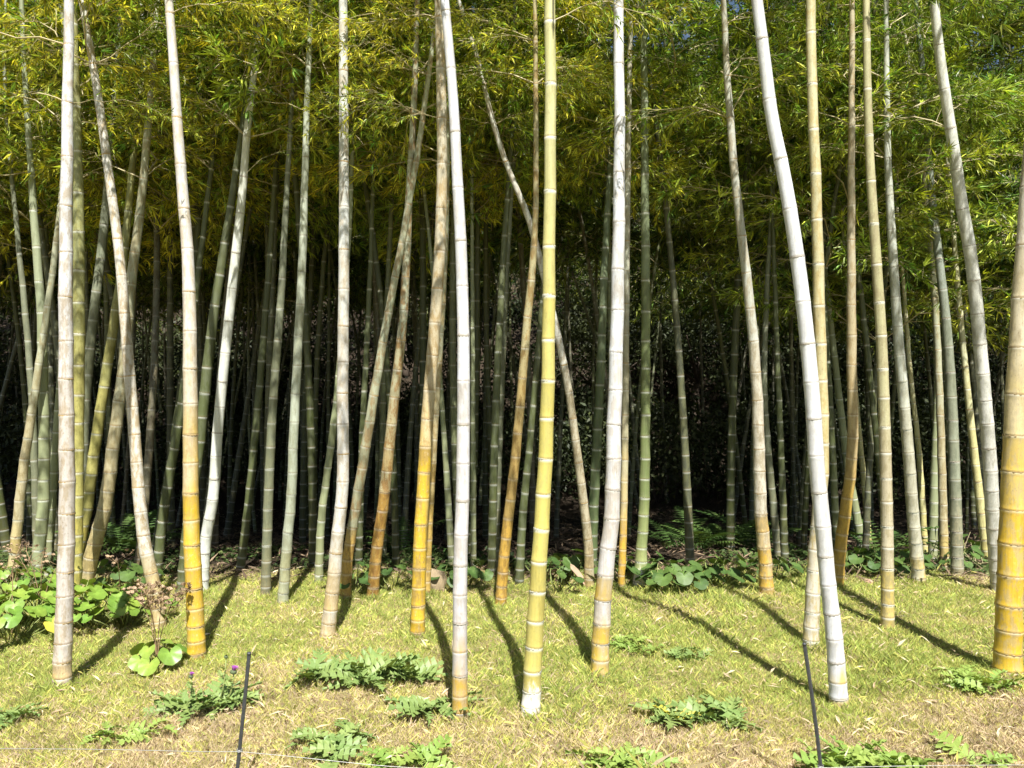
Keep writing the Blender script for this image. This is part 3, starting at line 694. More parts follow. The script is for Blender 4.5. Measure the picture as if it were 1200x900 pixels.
mc('A34', [(1019,645),(1014,580),(1007,510),(1000,430)], [(430,5),(510,6),(645,7.5)], CM['cream'], M_ring_tan,
   'thin cream-yellow bamboo sharing its foot with a pale green leaning one', hb=3.15, nspray=13, meshes=SPRAY_D, sector=(1.57, 1.35))
mc('A35', [(981,660),(977,560),(972,460),(966,360)], [(360,6),(560,8),(660,9)], CM['green'], M_ring_green,
   'dark green slim bamboo just behind the kinked orange-yellow one', hb=3.38, nspray=13, meshes=SPRAY_D, sector=(1.57, 1.20))
# ---- second row, round the bed of round leaves
mc('B1', [(89,692),(90.5,600),(91.5,500),(92.5,400),(92.5,300),(91.5,200),(90,130),(88,60)], [(60,7.5),(150,9),(250,12),(300,13),(692,13)], CM['olive'], M_ring_white,
   'mossy yellow-olive bamboo right behind the weathered grey-white culm', hb=3.60, nspray=13, meshes=SPRAY_D, sector=(1.57, 1.50), d=5.5)
mc('B2', [(41,688),(46,640),(50,600),(51.5,540),(50.5,450),(47.5,350),(42.5,290),(38,225),(33,150)], [(150,6.5),(290,9),(450,11),(600,13),(688,14)], CM['pale'], M_ring_green,
   'smooth pale green bamboo standing in the bed of round leaves', hb=3.26, nspray=13, meshes=SPRAY_D, sector=(1.57, 1.10))
mc('B3', [(94,680),(96,600),(97.5,540),(100.5,467),(103.5,433),(110,367),(118.5,300),(124,240),(129,180)], [(180,7.5),(300,10.5),(467,11),(680,11.5)], CM['ggrey'], M_ring_green,
   'grey-green bamboo leaning out from behind the mossy olive culm', hb=3.49, nspray=13, meshes=SPRAY_D, sector=(1.57, 1.35))
mc('B4', [(97,695),(109,645),(121.5,600),(133,520),(143.5,440),(150.5,370),(156,310),(163,260),(168,210)], [(210,9),(300,11),(440,12.5),(600,15.5),(695,17)], CM['tan'], M_ring_tan,
   'stout bent tan bamboo with yellowish foot among the round leaves', hb=3.15, nspray=13, meshes=SPRAY_D, sector=(1.57, 1.20))
mc('B5', [(86,682),(92,645),(101,600),(110.5,530),(122.5,450),(135,370),(145,300),(152,230)], [(230,8),(300,9.5),(450,11.5),(682,13.5)], CM['olive'], M_ring_green,
   'dark olive bamboo leaning alongside the stout bent tan one', hb=3.38, nspray=13, meshes=SPRAY_D, sector=(1.57, 1.50))
mc('B6', [(212,697),(217,650),(222,600),(232.5,530),(241,450),(249,380),(258,320),(266,270),(275,210)], [(210,7.5),(320,10.5),(450,12),(697,12.5)], CM['green'], M_ring_green,
   'dark green slanting bamboo crossing behind the deep yellow culm', hb=3.60, nspray=13, meshes=SPRAY_D, sector=(1.57, 1.10))
mc('B7', [(182,682),(192,600),(200,550),(210.5,490),(220,420),(230,340)], [(340,7),(490,10),(682,11.5)], CM['green'], M_ring_white,
   'shaded green bamboo with crisp white rings, beside the bowed cream one', hb=3.26, nspray=13, meshes=SPRAY_D, sector=(1.57, 1.35))
mc('B8', [(311,699),(315.5,560),(320,470),(325.5,400),(330.5,330),(334,260),(338,190)], [(190,6),(330,8.5),(560,11),(699,11.5)], CM['ggrey'], M_ring_green,
   'slim shaded grey-green bamboo next to a stouter dappled one', hb=3.49, nspray=13, meshes=SPRAY_D, sector=(1.57, 1.20))
mc('B9', [(281,668),(290,600),(300,500),(308.5,400),(315.5,310),(321,230)], [(230,6),(400,8),(668,10)], CM['green'], M_ring_green,
   'dark green bamboo standing back in shade beyond the pure white one', hb=3.15, nspray=13, meshes=SPRAY_D, sector=(1.57, 1.50))
mc('B10', [(373,684),(377.5,600),(385.5,540),(394,470),(400,400)], [(400,6.5),(540,8.5),(684,10)], CM['pale'], M_ring_white,
   'light green bamboo peeping out beside the pale cream culm', hb=3.38, nspray=13, meshes=SPRAY_D, sector=(1.57, 1.10))
mc('B11', [(420,668),(425,500),(430,400),(434.5,300),(437.5,200)], [(200,4.5),(400,6.5),(668,9)], CM['green'], M_ring_white,
   'straight slim green bamboo behind the leaning olive-grey one', hb=3.60, nspray=13, meshes=SPRAY_D, sector=(1.57, 1.35))
mc('B13', [(44,680),(41,560),(37,460),(30,370),(24,310),(17,240)], [(240,5),(370,7),(680,9)], CM['ggrey'], M_ring_green,
   'slim grey bamboo leaning away behind the pale green one', hb=3.26, nspray=13, meshes=SPRAY_D, sector=(1.57, 1.20))
mc('B14', [(12,693),(20,620),(28,545),(38,480),(50,400)], [(400,8),(545,10.5),(693,12)], CM['tan'], M_ring_green,
   'shaded brownish bamboo slanting at the back of the round-leaf bed', hb=3.49, nspray=13, meshes=SPRAY_D, sector=(1.57, 1.50))
mc('B15', [(56,678),(61,590),(67,500),(74,400)], [(400,7),(500,9),(678,9.5)], CM['pale'], M_ring_white,
   'pale green bamboo slanting tight behind the weathered grey-white culm', hb=3.15, nspray=13, meshes=SPRAY_D, sector=(1.57, 1.10))
mc('B18', [(555,668),(554.5,560),(554,400),(553,250)], [(250,4),(400,5),(668,7)], CM['pale'], M_ring_green,
   'thin light green bamboo standing beyond the bright bluish-white culm', hb=3.38, nspray=13, meshes=SPRAY_D, sector=(1.57, 1.35))
mc('B19', [(608,687),(613,600),(620,530),(628,440)], [(440,7),(600,9.5),(687,10.5)], CM['green'], M_ring_green,
   'dull green bamboo standing behind the amber-brown slanting one', hb=3.60, nspray=13, meshes=SPRAY_D, sector=(1.57, 1.20))
mc('B21', [(530,666),(526,600),(521,520),(515,430)], [(430,5),(600,8),(666,8.5)], CM['pale'], M_ring_white,
   'pale green bamboo between the yellow-tan culm and the bluish-white one', hb=3.26, nspray=13, meshes=SPRAY_D, sector=(1.57, 1.50))

# front twigs that hang into view (each grows from its culm)
def extra(key, y, azdeg, scale, meshes=None, tilt=0.1, seed=0):
    root, axis, rad, nodes, cul = CULMS[key]
    dd = root.location.y
    z = CAM_H + (450-y)/FPX*dd - root.location.z
    q = min(nodes, key=lambda n: abs(n[0][2]-z))
    add_spray(root, q[0], math.radians(azdeg), meshes or SPRAY_F, scale, tilt, 0.3*math.sin(seed+y), random.Random(seed+y))
extra('A1', 40, 182, 0.8, SPRAY_T, 0.0, 1); extra('A1', 140, 176, 0.55, SPRAY_T, 0.0, 2); extra('A1', 120, 10, 0.35, SPRAY_T, 0.0, 3)
extra('A8', 130, 187, 0.55, SPRAY_F, 0.0, 4); extra('A8', 25, 170, 0.6, None, 0.1, 5); extra('A8', 20, 20, 0.5, None, 0.1, 6)
extra('A8', 60, 200, 0.45, None, 0.1, 16)
extra('A10', 150, 5, 0.4, None, 0.2, 7); extra('A10', 80, 40, 0.6, None, 0.2, 8); extra('A10', 150, 190, 0.3, SPRAY_T, 0.0, 9)
extra('A5', 170, 160, 0.5, SPRAY_T, 0.2, 10); extra('A5', 120, 20, 0.5, None, 0.1, 11); extra('A5', 60, 200, 0.6, None, 0.1, 12)
extra('A4', 215, 20, 0.35, SPRAY_T, 0.6, 13); extra('A4', 110, 30, 0.6, SPRAY_T, 0.7, 14)
extra('A3', 30, 10, 0.5, None, 0.1, 15); extra('A2', 60, 190, 0.5, None, 0.1, 17); extra('A2', 130, 10, 0.4, None, 0.1, 18)
extra('A6', 20, 200, 0.5, None, 0.2, 19); extra('A6', 30, 10, 0.55, None, 0.2, 20)
extra('A12', 60, 180, 0.5, None, 0.2, 21); extra('A12', 120, 0, 0.5, None, 0.1, 22); extra('A11', 10, 0, 0.5, None, 0.1, 23)
extra('A23', 60, 15, 0.4, SPRAY_T, 0.3, 24); extra('A22', 20, 200, 0.5, SPRAY_F, 0.2, 25); extra('A18', 20, 160, 0.5, SPRAY_F, 0.2, 26)
extra('P', 70, 190, 0.6, None, 0.1, 27); extra('P', 130, 200, 0.5, None, 0.1, 28); extra('Q', 100, 10, 0.4, None, 0.1, 29)

# split in the lemon-yellow culm
def crack():
    root, axis, rad, nodes, cul = CULMS['A11']
    z0 = CAM_H + (450-48)/FPX*root.location.y; z1 = z0+0.42
    pts = []
    for k in range(9):
        z = z0+(z1-z0)*k/8 - root.location.z
        i = int(np.argmin(abs(axis[:, 2]-z)))
        a = math.radians(-62 + 5*k/8)
        pts.append((axis[i][0]+rad[i]*0.99*math.cos(a), axis[i][1]+rad[i]*0.99*math.sin(a), z))
    V, F = tube(pts, [0.0008]+[0.0035]*7+[0.003], 5)
    o = obj('crack', mesh_np('crack', V, F, [M_crack], True), root); o['label'] = 'dark split running up the yellow culm'
crack()

# ---- the grove behind: each culm its own thing
SHORT = {'A1': 'the weathered grey-white culm', 'A2': 'the bowed cream culm', 'A4': 'the pure white slanting culm', 'A5': 'the dappled grey-green culm', 'P': 'the rusty brown culm', 'Q': 'the olive-grey leaning culm',
 'A8b': 'the slim amber culm', 'A10': 'the thin strongly bowed culm', 'A12': 'the amber-brown culm', 'A14': 'the slim tan culm', 'A15': 'the swollen-footed green culm', 'A16': 'the white-ringed dark culm', 'A17': 'the close shaded pair',
 'A18': 'the curved golden-footed culm', 'A20': 'the yellowish grey-footed culm', 'A21': 'the kinked orange-yellow culm', 'A22': 'the straight beige culm', 'A23': 'the silver-grey culm', 'A24': 'the silver-white culm', 'A26': 'the slate-grey culm',
 'A29': 'the slanting cream-yellow culm', 'A31': 'the bowed grey-green culm', 'A33': 'the pale green leaning culm', 'B1': 'the mossy olive culm', 'B2': 'the smooth pale green culm', 'B4': 'the stout bent tan culm', 'B6': 'the dark green slanting culm',
 'B7': 'the crisp-ringed green culm', 'B8': 'the slim grey-green culm', 'B9': 'the set-back dark green culm', 'B10': 'the peeping light green culm', 'B11': 'the straight slim green culm', 'B18': 'the thin light green culm', 'B19': 'the dull green culm', 'B14': 'the brownish slanting culm'}
def nearest_short(x, y):
    k = min(SHORT, key=lambda q: (CULMS[q][0].location.x-x)**2+(CULMS[q][0].location.y-y)**2)
    return SHORT[k]
def deep_label(style, r0, lm, bow, x, y):
    th = 'thin' if r0 < 0.032 else ('slim' if r0 < 0.040 else 'stout')
    po = 'bowed' if abs(bow) > 0.013 else ('upright' if lm < 0.04 else ('slightly tilted' if lm < 0.09 else 'leaning'))
    co = {'green': 'dark green', 'ggrey': 'grey-green', 'tan': 'dull tan', 'pale': 'pale green'}[style]
    if y < 9.2: return '%s %s %s bamboo in shade behind %s' % (th, po, co, nearest_short(x, y))
    return '%s %s %s bamboo %s' % (th, po, co, 'midway in the dark grove' if y < 12.5 else ('far back in the dark grove' if y < 15.5 else 'at the foot of the wooded slope'))
def grove():
    rnd = random.Random(21)
    placed = [(r[0].location.x, r[0].location.y) for r in CULMS.values()]
    n = 0; tries = 0
    while n < 235 and tries < 14000:
        tries += 1
        f = rnd.random()
        y = 6.75 + 12.5*f**1.25
        x = rnd.uniform(-1, 1)*(0.70*y + 2.2)
        if x > -0.3 and rnd.random() < 0.33: x = -abs(x)-0.3*rnd.random()
        if -0.2 < (x/y*FPX+600-800)/45 < 0.9 and y < 16 and rnd.random() < 0.93: continue    # a thin place where the slope behind shows
        if any((x-a)**2+(y-b)**2 < 0.31**2 for a, b in placed): continue
        placed.append((x, y)); n += 1
        style = rnd.choices(['green', 'ggrey', 'tan', 'pale'], [0.45, 0.34, 0.11, 0.10])[0]
        r0 = rnd.uniform(0.025, 0.047); H = rnd.uniform(6.8, 9.5)
        la = rnd.random()*6.28; lm = abs(rnd.gauss(0, 0.10)); bow = rnd.gauss(0, 0.012)
        t = np.linspace(0, 1, 40)
        z = H*t
        ax = np.stack([z*lm*math.cos(la) + bow*z*z + 0.9*max(0, 1)*(t**5)*math.cos(la+1), z*lm*math.sin(la) + 0.9*(t**5)*math.sin(la+1), z-0.04], -1)
        rad = r0*(1-t)**0.85 + 0.004*t
        root = thing('bamboo', deep_label(style, r0, lm, bow, x, y), 'bamboo', (x, y, gz(x, y)), 'bamboos deep in the shaded grove')
        near = y < 9.5
        V, F, hgt, nd, nodes = culm_geometry(ax, rad, rnd=rnd, sides=10 if near else 8, detail=near)
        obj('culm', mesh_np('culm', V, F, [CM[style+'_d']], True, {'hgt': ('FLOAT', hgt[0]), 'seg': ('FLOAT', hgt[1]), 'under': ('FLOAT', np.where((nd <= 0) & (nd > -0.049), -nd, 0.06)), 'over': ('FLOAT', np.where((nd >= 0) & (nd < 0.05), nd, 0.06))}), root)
        hb = rnd.uniform(2.75, 4.1) if y < 11 else rnd.uniform(2.7, 3.9)
        if x/y > 0.30 and rnd.random() < 0.7: hb = rnd.uniform(1.9, 2.8)
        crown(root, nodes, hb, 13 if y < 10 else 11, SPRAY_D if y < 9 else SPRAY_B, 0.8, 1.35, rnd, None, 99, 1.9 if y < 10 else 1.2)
grove()

# ------------------------------------------------------------------ evergreen trees on the slope behind
def make_crown(seed, rx, rz, nleaf, L=0.11, W=0.05):
    rr = np.random.default_rng(seed)
    ncl = 70
    c = rr.normal(0, 1, (ncl, 3)); c /= np.linalg.norm(c, axis=1)[:, None]
    c *= (rr.random(ncl)**0.4)[:, None]; c *= np.array([rx, rx, rz])
    cs = rr.uniform(0.3, 0.75, ncl)
    k = rr.integers(0, ncl, nleaf)
    off = rr.normal(0, 1, (nleaf, 3)); off /= np.linalg.norm(off, axis=1)[:, None]; off *= (rr.random(nleaf)**0.5)[:, None]
    p = c[k] + off*cs[k][:, None]*np.array([1, 1, 0.6])
    d = rr.normal(0, 1, (nleaf, 3)); d[:, 2] -= 0.4; d /= np.linalg.norm(d, axis=1)[:, None]
    s = np.cross(d, rr.normal(0, 1, (nleaf, 3))); s /= np.linalg.norm(s, axis=1)[:, None]
    l = L*rr.uniform(0.7, 1.3, nleaf)[:, None]
    V = np.stack([p, p+d*l*0.45+s*W*0.5, p+d*l, p+d*l*0.45-s*W*0.5], 1).reshape(-1, 3)
    b = np.arange(nleaf)*4
    F = np.stack([b, b+1, b+2, b+3], -1)
    v = np.repeat(rr.uniform(0.5, 1.5, nleaf), 4); col = np.ones((nleaf*4, 4)); col[:, :3] = v[:, None]
    return mesh_np('crown', V, F, [M_tleaf], False, {'tint': ('FLOAT_COLOR', col)})
CROWNS = [make_crown(1, 2.0, 2.3, 9000), make_crown(2, 2.3, 2.0, 9000), make_crown(3, 1.7, 2.6, 8000)]
SHRUB = [make_crown(11, 0.9, 0.7, 2600, 0.09, 0.04), make_crown(12, 0.8, 0.8, 2400, 0.09, 0.04)]
def tree(x, y, h, s, k, label, rnd):
    g = gz(x, y)
    root = thing('evergreen_tree', label, 'tree', (x, y, g), 'evergreen trees behind the grove')
    lean = rnd.uniform(-0.1, 0.1)
    pts = [(lean*z, 0.05*math.sin(z), z) for z in np.linspace(-0.15, h, 9)]
    V, F = tube(pts, np.linspace(0.13, 0.05, 9), 8)
    tr = obj('trunk', mesh_np('trunk', V, F, [M_bark], True), root)
    for q in range(5):
        a = rnd.random()*6.28; z = h*rnd.uniform(0.55, 0.95); l = s*rnd.uniform(0.9, 1.5)
        V, F = tube([(lean*z + l*t*math.cos(a), l*t*math.sin(a), z+l*0.6*t) for t in np.linspace(0, 1, 5)], np.linspace(0.05, 0.015, 5), 5)
        obj('limb', mesh_np('limb', V, F, [M_bark], True), tr)
    obj('crown', CROWNS[k], root, Matrix.Translation((lean*h, 0, h+0.9*s)) @ Matrix.Rotation(rnd.random()*6.28, 4, 'Z') @ Matrix.Scale(s, 4))
rt = random.Random(5)
k = 0
for ring, (yy, n, hh) in enumerate(((20.5, 12, 2.2), (24.5, 13, 3.2), (29, 13, 4.5), (34, 12, 6.0))):
    for i in range(n):
        x = (-1 + 2*(i+0.5)/n)*(0.78*yy+3) + rt.uniform(-0.7, 0.7)
        ss = rt.uniform(1.0, 1.45)
        tree(x, yy+rt.uniform(-1.3, 1.3), hh*rt.uniform(0.8, 1.2), ss, k % 3, '%s %s evergreen tree %s' % ('broad' if ss > 1.22 else 'narrow', ('round-headed', 'flat-headed', 'tall-headed')[k % 3],
             ('at the foot of the wooded slope', 'low on the wooded slope', 'midway up the wooded slope', 'high on the wooded slope')[ring]), rt)
        k += 1
def shrub(x, y, s, k, rnd):
    root = thing('shrub', '%s dark leafy shrub %s' % ('large' if s > 1.6 else ('middling' if s > 1.35 else 'small'), 'on the flat floor behind the bamboo' if y < 18.9 else ('at the foot of the wooded slope' if y < 22 else 'up on the wooded slope')), 'shrub', (x, y, gz(x, y)), 'shrubs behind the bamboo')
    for q in range(4):
        a = q*1.6+rnd.random(); l = 0.75*s
        V, F = tube([(l*0.5*t*math.cos(a), l*0.5*t*math.sin(a), -0.03+l*t) for t in np.linspace(0, 1, 4)], np.linspace(0.014, 0.005, 4), 5)
        obj('stem', mesh_np('stem', V, F, [M_bark], True), root)
    obj('crown', SHRUB[k], root, Matrix.Translation((0, 0, 0.72*s)) @ Matrix.Rotation(rnd.random()*6, 4, 'Z') @ Matrix.Scale(s, 4))
for i, (px, y, s) in enumerate(((770, 15.8, 1.5), (835, 17, 1.6), (690, 17, 1.2), (520, 17.2, 1.3), (330, 16.5, 1.4), (180, 16, 1.4), (60, 17, 1.5), (930, 16, 1.5), (1040, 15, 1.4), (1150, 15.5, 1.6), (430, 16.8, 1.2), (610, 16.4, 1.3), (720, 18, 1.7))):
    shrub((px-600)/FPX*y, y, s, i % 2, rt)

for i in range(34):
    y = rt.uniform(19, 25); shrub(rt.uniform(-1, 1)*(0.7*y+1), y, rt.uniform(1.2, 2.0), i % 2, rt)

# ------------------------------------------------------------------ round-leaved plants
def round_leaf_mesh(seed, mat):
    rr = np.random.default_rng(seed)
    n = 18; V = [(0, 0, 0)]; V2 = []
    for k in range(n):
        a = math.radians(-168 + 336*k/(n-1))       # notch at the stalk (towards -x)
        r = 0.5*(1+0.05*math.sin(5*a+seed)+rr.normal(0, 0.02))
        if k in (0, n-1): r *= 0.62
        cx, cy = 0.10+r*math.cos(a), r*math.sin(a)*1.06
        z = 0.10*(abs(cy)/0.5)**1.5*0.9 - 0.10*max(0, cx) + 0.025*math.sin(6*a+seed)
        V2.append((cx, cy, z)); 
    mid = [((x-0.02)*0.55, y*0.55, z*0.35+0.015) for x, y, z in V2]
    V = np.array(V + mid + V2)
    F = []
    for k in range(n-1):
        F.append((0, 1+k, 2+k)); a, b = 1+k, 2+k; c, d = 1+n+k, 2+n+k
        F += [(a, c, d), (a, d, b)]
    col = np.ones((len(V), 4)); col[0, :3] = 1.4; col[1:1+n, :3] = 1.05
    return mesh_np('leaf', V, np.array(F), [mat], True, {'tint': ('FLOAT_COLOR', col)})
RL = [round_leaf_mesh(i, M_round) for i in range(4)]
RLD = [round_leaf_mesh(i, M_rounddk) for i in range(4)]
M_yell = leaf_mat('yellowed_leaf', (0.50, 0.46, 0.06), (0.60, 0.50, 0.08), 0.3, 0.5)
RLY = [round_leaf_mesh(7, M_yell)]
def petiole_mesh():
    V, F = tube([(0, 0, 0), (0.03, 0, 0.35), (0.03, 0, 0.7), (0, 0, 1)], [0.0045, 0.004, 0.0035, 0.003], 5)
    return mesh_np('petiole', V, F, [M_stem], True)
PET = petiole_mesh()
def seed_mesh():
    rr = np.random.default_rng(9); V = []; F = []
    for k in range(16):
        d = rr.normal(0, 1, 3); d[2] = abs(d[2])+0.2; d /= np.linalg.norm(d)
        s = np.cross(d, (0.3, 0.5, 0.8)); s /= np.linalg.norm(s)
        b = len(V); V += [(0, 0, 0), d*0.9+s*0.3, d*1.0-s*0.3]; F.append((b, b+1, b+2))
    return mesh_np('seed_head', np.array(V), np.array(F), [M_seed])
SEED = seed_mesh()
def stalk(root, h, az_, lean, nheads, rnd, hs=0.012):
    top = Vector((lean*h*math.cos(az_), lean*h*math.sin(az_), h))
    P = [(top.x*t*t, top.y*t*t, h*t) for t in np.linspace(0, 1, 7)]
    V, F = tube(P, np.linspace(0.0042, 0.002, 7), 5)
    st = obj('flower_stalk', mesh_np('flower_stalk', V, F, [M_dry], True), root)
    for q in range(nheads):
        a = rnd.random()*6.28; z0 = rnd.uniform(0.72, 1.0)
        p0 = Vector((top.x*z0*z0, top.y*z0*z0, h*z0)); l = rnd.uniform(0.03, 0.09)
        p1 = p0 + Vector((l*math.cos(a), l*math.sin(a), l*0.7))
        V, F = tube([p0, (p0+p1)/2+Vector((0, 0, -0.006)), p1], [0.0016, 0.0014, 0.0012], 4)
        obj('side_stem', mesh_np('side_stem', V, F, [M_dry], True), st)
        obj('seed_head', SEED, st, Matrix.Translation(p1) @ Matrix.Rotation(a, 4, 'Z') @ Matrix.Scale(hs*rnd.uniform(0.8, 1.5), 4))
def round_plant(px, py, label, n, spread, hmin, hmax, smin, smax, leaves, seed, stalks=0, yellow=0, group=None, name='round_leaved_plant', d=None):
    rnd = random.Random(seed)
    dd = d or base_depth(px, py)
    x = (px-600)/FPX*dd
    root = thing(name, label, 'plant', (x, dd, gz(x, dd)), group)
    for q in range(n):
        a = q*2.399 + rnd.uniform(-0.4, 0.4); f = math.sqrt((q+0.5)/n)
        r = spread*f*rnd.uniform(0.8, 1.1)
        h = hmin + (hmax-hmin)*(1-f*0.75)*rnd.uniform(0.75, 1.15)
        tip = Vector((r*math.cos(a), r*math.sin(a), h))
        foot = Vector((r*0.25*math.cos(a), r*0.25*math.sin(a), -0.01))
        s = rnd.uniform(smin, smax)
        tilt = rnd.uniform(0.15, 0.75)
        # blades face outward and to the light
        yaw = a + rnd.uniform(-0.5, 0.5)
        LM = Matrix.Translation(tip) @ Matrix.Rotation(yaw, 4, 'Z') @ Matrix.Rotation(tilt, 4, 'Y') @ Matrix.Rotation(rnd.uniform(-0.3, 0.3), 4, 'X') @ Matrix.Scale(s, 4)
        me = rnd.choice(leaves)
        if q >= n-yellow: me = RLY[0]
        lf = obj('leaf', me, root, LM)
        v = tip-foot
        PM = Matrix.Translation(foot) @ v.to_track_quat('Z', 'Y').to_matrix().to_4x4() @ Matrix.Diagonal((1, 1, v.length, 1))
        obj('petiole', PET, lf, LM.inverted() @ PM)
    for q in range(stalks):
        stalk(root, rnd.uniform(0.36, 0.5), rnd.random()*6.28, rnd.uniform(0.05, 0.4), rnd.randint(11, 16) if stalks > 4 else rnd.randint(5, 8), rnd, 0.017 if stalks > 4 else 0.013)
    return root
LB = 'lush round-leaved plant in the sunny bed '
round_plant(14, 748, LB+'beyond the weathered culm, glossy blue-green leaves', 36, 0.36, 0.08, 0.30, 0.068, 0.115, RL, 1, 1, 2)
round_plant(48, 730, LB+'just behind the weathered culm, with dry seed stalks', 36, 0.34, 0.08, 0.32, 0.068, 0.115, RL, 2, 4, 1)
round_plant(105, 735, LB+'between the weathered culm and the bowed cream one', 36, 0.32, 0.08, 0.30, 0.068, 0.115, RL, 3, 0, 1)
round_plant(142, 733, LB+'at the foot of the bowed cream culm', 36, 0.30, 0.06, 0.30, 0.068, 0.115, RL, 4, 1, 0)
round_plant(10, 705, LB+'against the shade, partly hidden by others', 26, 0.32, 0.10, 0.30, 0.075, 0.12, RL, 5, 2, 0)
round_plant(184, 783, 'small round-leaved plant with tall brown dried flower stalks beside the deep yellow bamboo', 11, 0.17, 0.05, 0.17, 0.07, 0.135, RL, 6, 6, 0)
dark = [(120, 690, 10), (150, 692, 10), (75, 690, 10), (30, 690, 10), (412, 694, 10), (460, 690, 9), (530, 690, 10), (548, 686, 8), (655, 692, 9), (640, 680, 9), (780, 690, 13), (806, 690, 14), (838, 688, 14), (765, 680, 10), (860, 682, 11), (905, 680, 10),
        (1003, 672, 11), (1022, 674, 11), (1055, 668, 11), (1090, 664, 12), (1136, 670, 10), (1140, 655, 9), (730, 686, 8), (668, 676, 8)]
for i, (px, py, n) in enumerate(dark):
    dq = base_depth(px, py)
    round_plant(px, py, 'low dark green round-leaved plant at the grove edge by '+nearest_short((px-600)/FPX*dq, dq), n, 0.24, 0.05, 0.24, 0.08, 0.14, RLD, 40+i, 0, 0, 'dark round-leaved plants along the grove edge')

# ferns and leafy bush in the dark gap
def fern_frond():
    V = []; F = []; n = 16
    for k in range(n):
        t = (k+0.5)/n; x = t; z = 0.55*t-0.55*t*t
        l = 0.20*math.sin(math.pi*min(1, t*0.85+0.12))+0.02
        for s in (-1, 1):
            b = len(V)
            V += [(x-0.022, 0, z), (x+0.022, 0, z), (x+0.07, s*l, z-0.04)]
            F.append((b, b+1, b+2) if s < 0 else (b, b+2, b+1))
    TV, TF = tube([(t, 0, 0.55*t-0.55*t*t) for t in np.linspace(0, 1, 7)], np.linspace(0.008, 0.002, 7), 3)
    F += [tuple(q+len(V) for q in f) for f in TF]; V += [tuple(v) for v in TV]
    return mesh_np('frond', np.array(V), np.array(F), [M_fern], False, {'tint': ('FLOAT_COLOR', np.ones((len(V), 4)))})
FROND = fern_frond()
for i, (px, y) in enumerate(((820, 7.7), (850, 7.9), (790, 8.1), (880, 7.8), (160, 7.6), (140, 7.9), (1030, 7.6), (470, 7.6))):
    x = (px-600)/FPX*y
    root = thing('fern', 'dark arching fern in shade behind '+nearest_short(x, y), 'fern', (x, y, gz(x, y)), 'ferns in the shade')
    rnd = random.Random(60+i)
    for q in range(9):
        a = q*0.7+rnd.random()*0.4
        obj('frond', FROND, root, Matrix.Rotation(a, 4, 'Z') @ Matrix.Rotation(-rnd.uniform(0.1, 0.7), 4, 'Y') @ Matrix.Scale(rnd.uniform(0.45, 0.7), 4))

# ------------------------------------------------------------------ thistles and weeds
def lobed_leaf(seed, mat, lobes=7, wid=0.22, arch=0.35, spiky=1.0):
    rr = np.random.default_rng(seed)
    V = []; F = []
    def zc(x): return arch*(x - 1.25*x*x)
    for i in range(lobes):
        t0 = 0.10+0.88*i/lobes; t1 = 0.10+0.88*(i+1)/lobes; tm = (t0+t1)/2
        w = wid*math.sin(math.pi*min(1.0, 0.18+tm*0.78))
        for s in (-1, 1):
            b = len(V); fold = rr.uniform(0.1, 0.7); w = wid*math.sin(math.pi*min(1.0, 0.18+tm*0.78))*rr.uniform(0.55, 1.3)
            V += [(t0, 0, zc(t0)), (t1, 0, zc(t1)), (t0+0.25*(t1-t0), s*w*0.36, zc(t0)+fold*w*0.30), (t0+1.05*(t1-t0), s*w*0.62, zc(tm)+fold*w*0.45),
                  (tm+0.09*spiky, s*w*1.02, zc(tm)+fold*w*0.5+rr.normal(0, 0.02)), (tm-0.02, s*w*0.80, zc(tm)+fold*w*0.75)]
            q = [(b, b+1, b+3), (b, b+3, b+2), (b+2, b+3, b+4), (b+2, b+4, b+5)]
            F += [f if s < 0 else f[::-1] for f in q]
    b = len(V); V += [(0.95, -0.02, zc(0.95)), (0.95, 0.02, zc(0.95)), (1.07, 0, zc(1.07))]; F.append((b, b+2, b+1))
    TV, TF = tube([(t, 0, zc(t)-0.006) for t in np.linspace(-0.02, 0.98, 5)], np.linspace(0.016, 0.005, 5), 3, False)
    F += [tuple(q+len(V) for q in f) for f in TF]; nb = len(V); V += [tuple(v) for v in TV]
    col = np.ones((len(V), 4)); col[nb:, :3] = 1.5
    return mesh_np('leaf', np.array(V, float), np.array(F), [mat], False, {'tint': ('FLOAT_COLOR', col)})
TL = [lobed_leaf(i, M_thistle, 5, 0.27, rrr, 1.2) for i, rrr in enumerate((0.35, 0.5, 0.2, 0.42))]
WL = [lobed_leaf(20+i, M_weed, 5, 0.28, rrr, 0.9) for i, rrr in enumerate((0.3, 0.45, 0.2))]
TLY = [lobed_leaf(30, M_yell, 6, 0.22, 0.25)]
def flower_mesh():
    rr = np.random.default_rng(2); V = []; F = []
    for k in range(26):
        a = k*2.399; r = 0.9*math.sqrt(k/26)
        d = np.array([math.cos(a)*r*0.9, math.sin(a)*r*0.9, 1.0-0.35*r*r]); s = np.array([-math.sin(a), math.cos(a), 0])*0.16
        b = len(V); V += [np.array([math.cos(a)*0.3*r, math.sin(a)*0.3*r, 0]), d-s, d+s]; F.append((b, b+1, b+2))
    return mesh_np('petals', np.array(V), np.array(F), [M_purple])
PETALS = flower_mesh()
def bulb_mesh():
    prof = [(0.25, -0.75), (0.62, -0.55), (0.72, -0.2), (0.55, 0.1), (0.4, 0.15)]; sd = 8
    V = []; F = []
    for i, (r, z) in enumerate(prof):
        for s in range(sd):
            a = 6.2832*(s+0.5*(i % 2))/sd; V.append((r*math.cos(a), r*math.sin(a), z))
    for i in range(len(prof)-1):
        for s in range(sd):
            s2 = (s+1) % sd; F.append((i*sd+s, i*sd+s2, (i+1)*sd+s2, (i+1)*sd+s))
    return mesh_np('flower_head', np.array(V), np.array(F), [M_bulb], True)
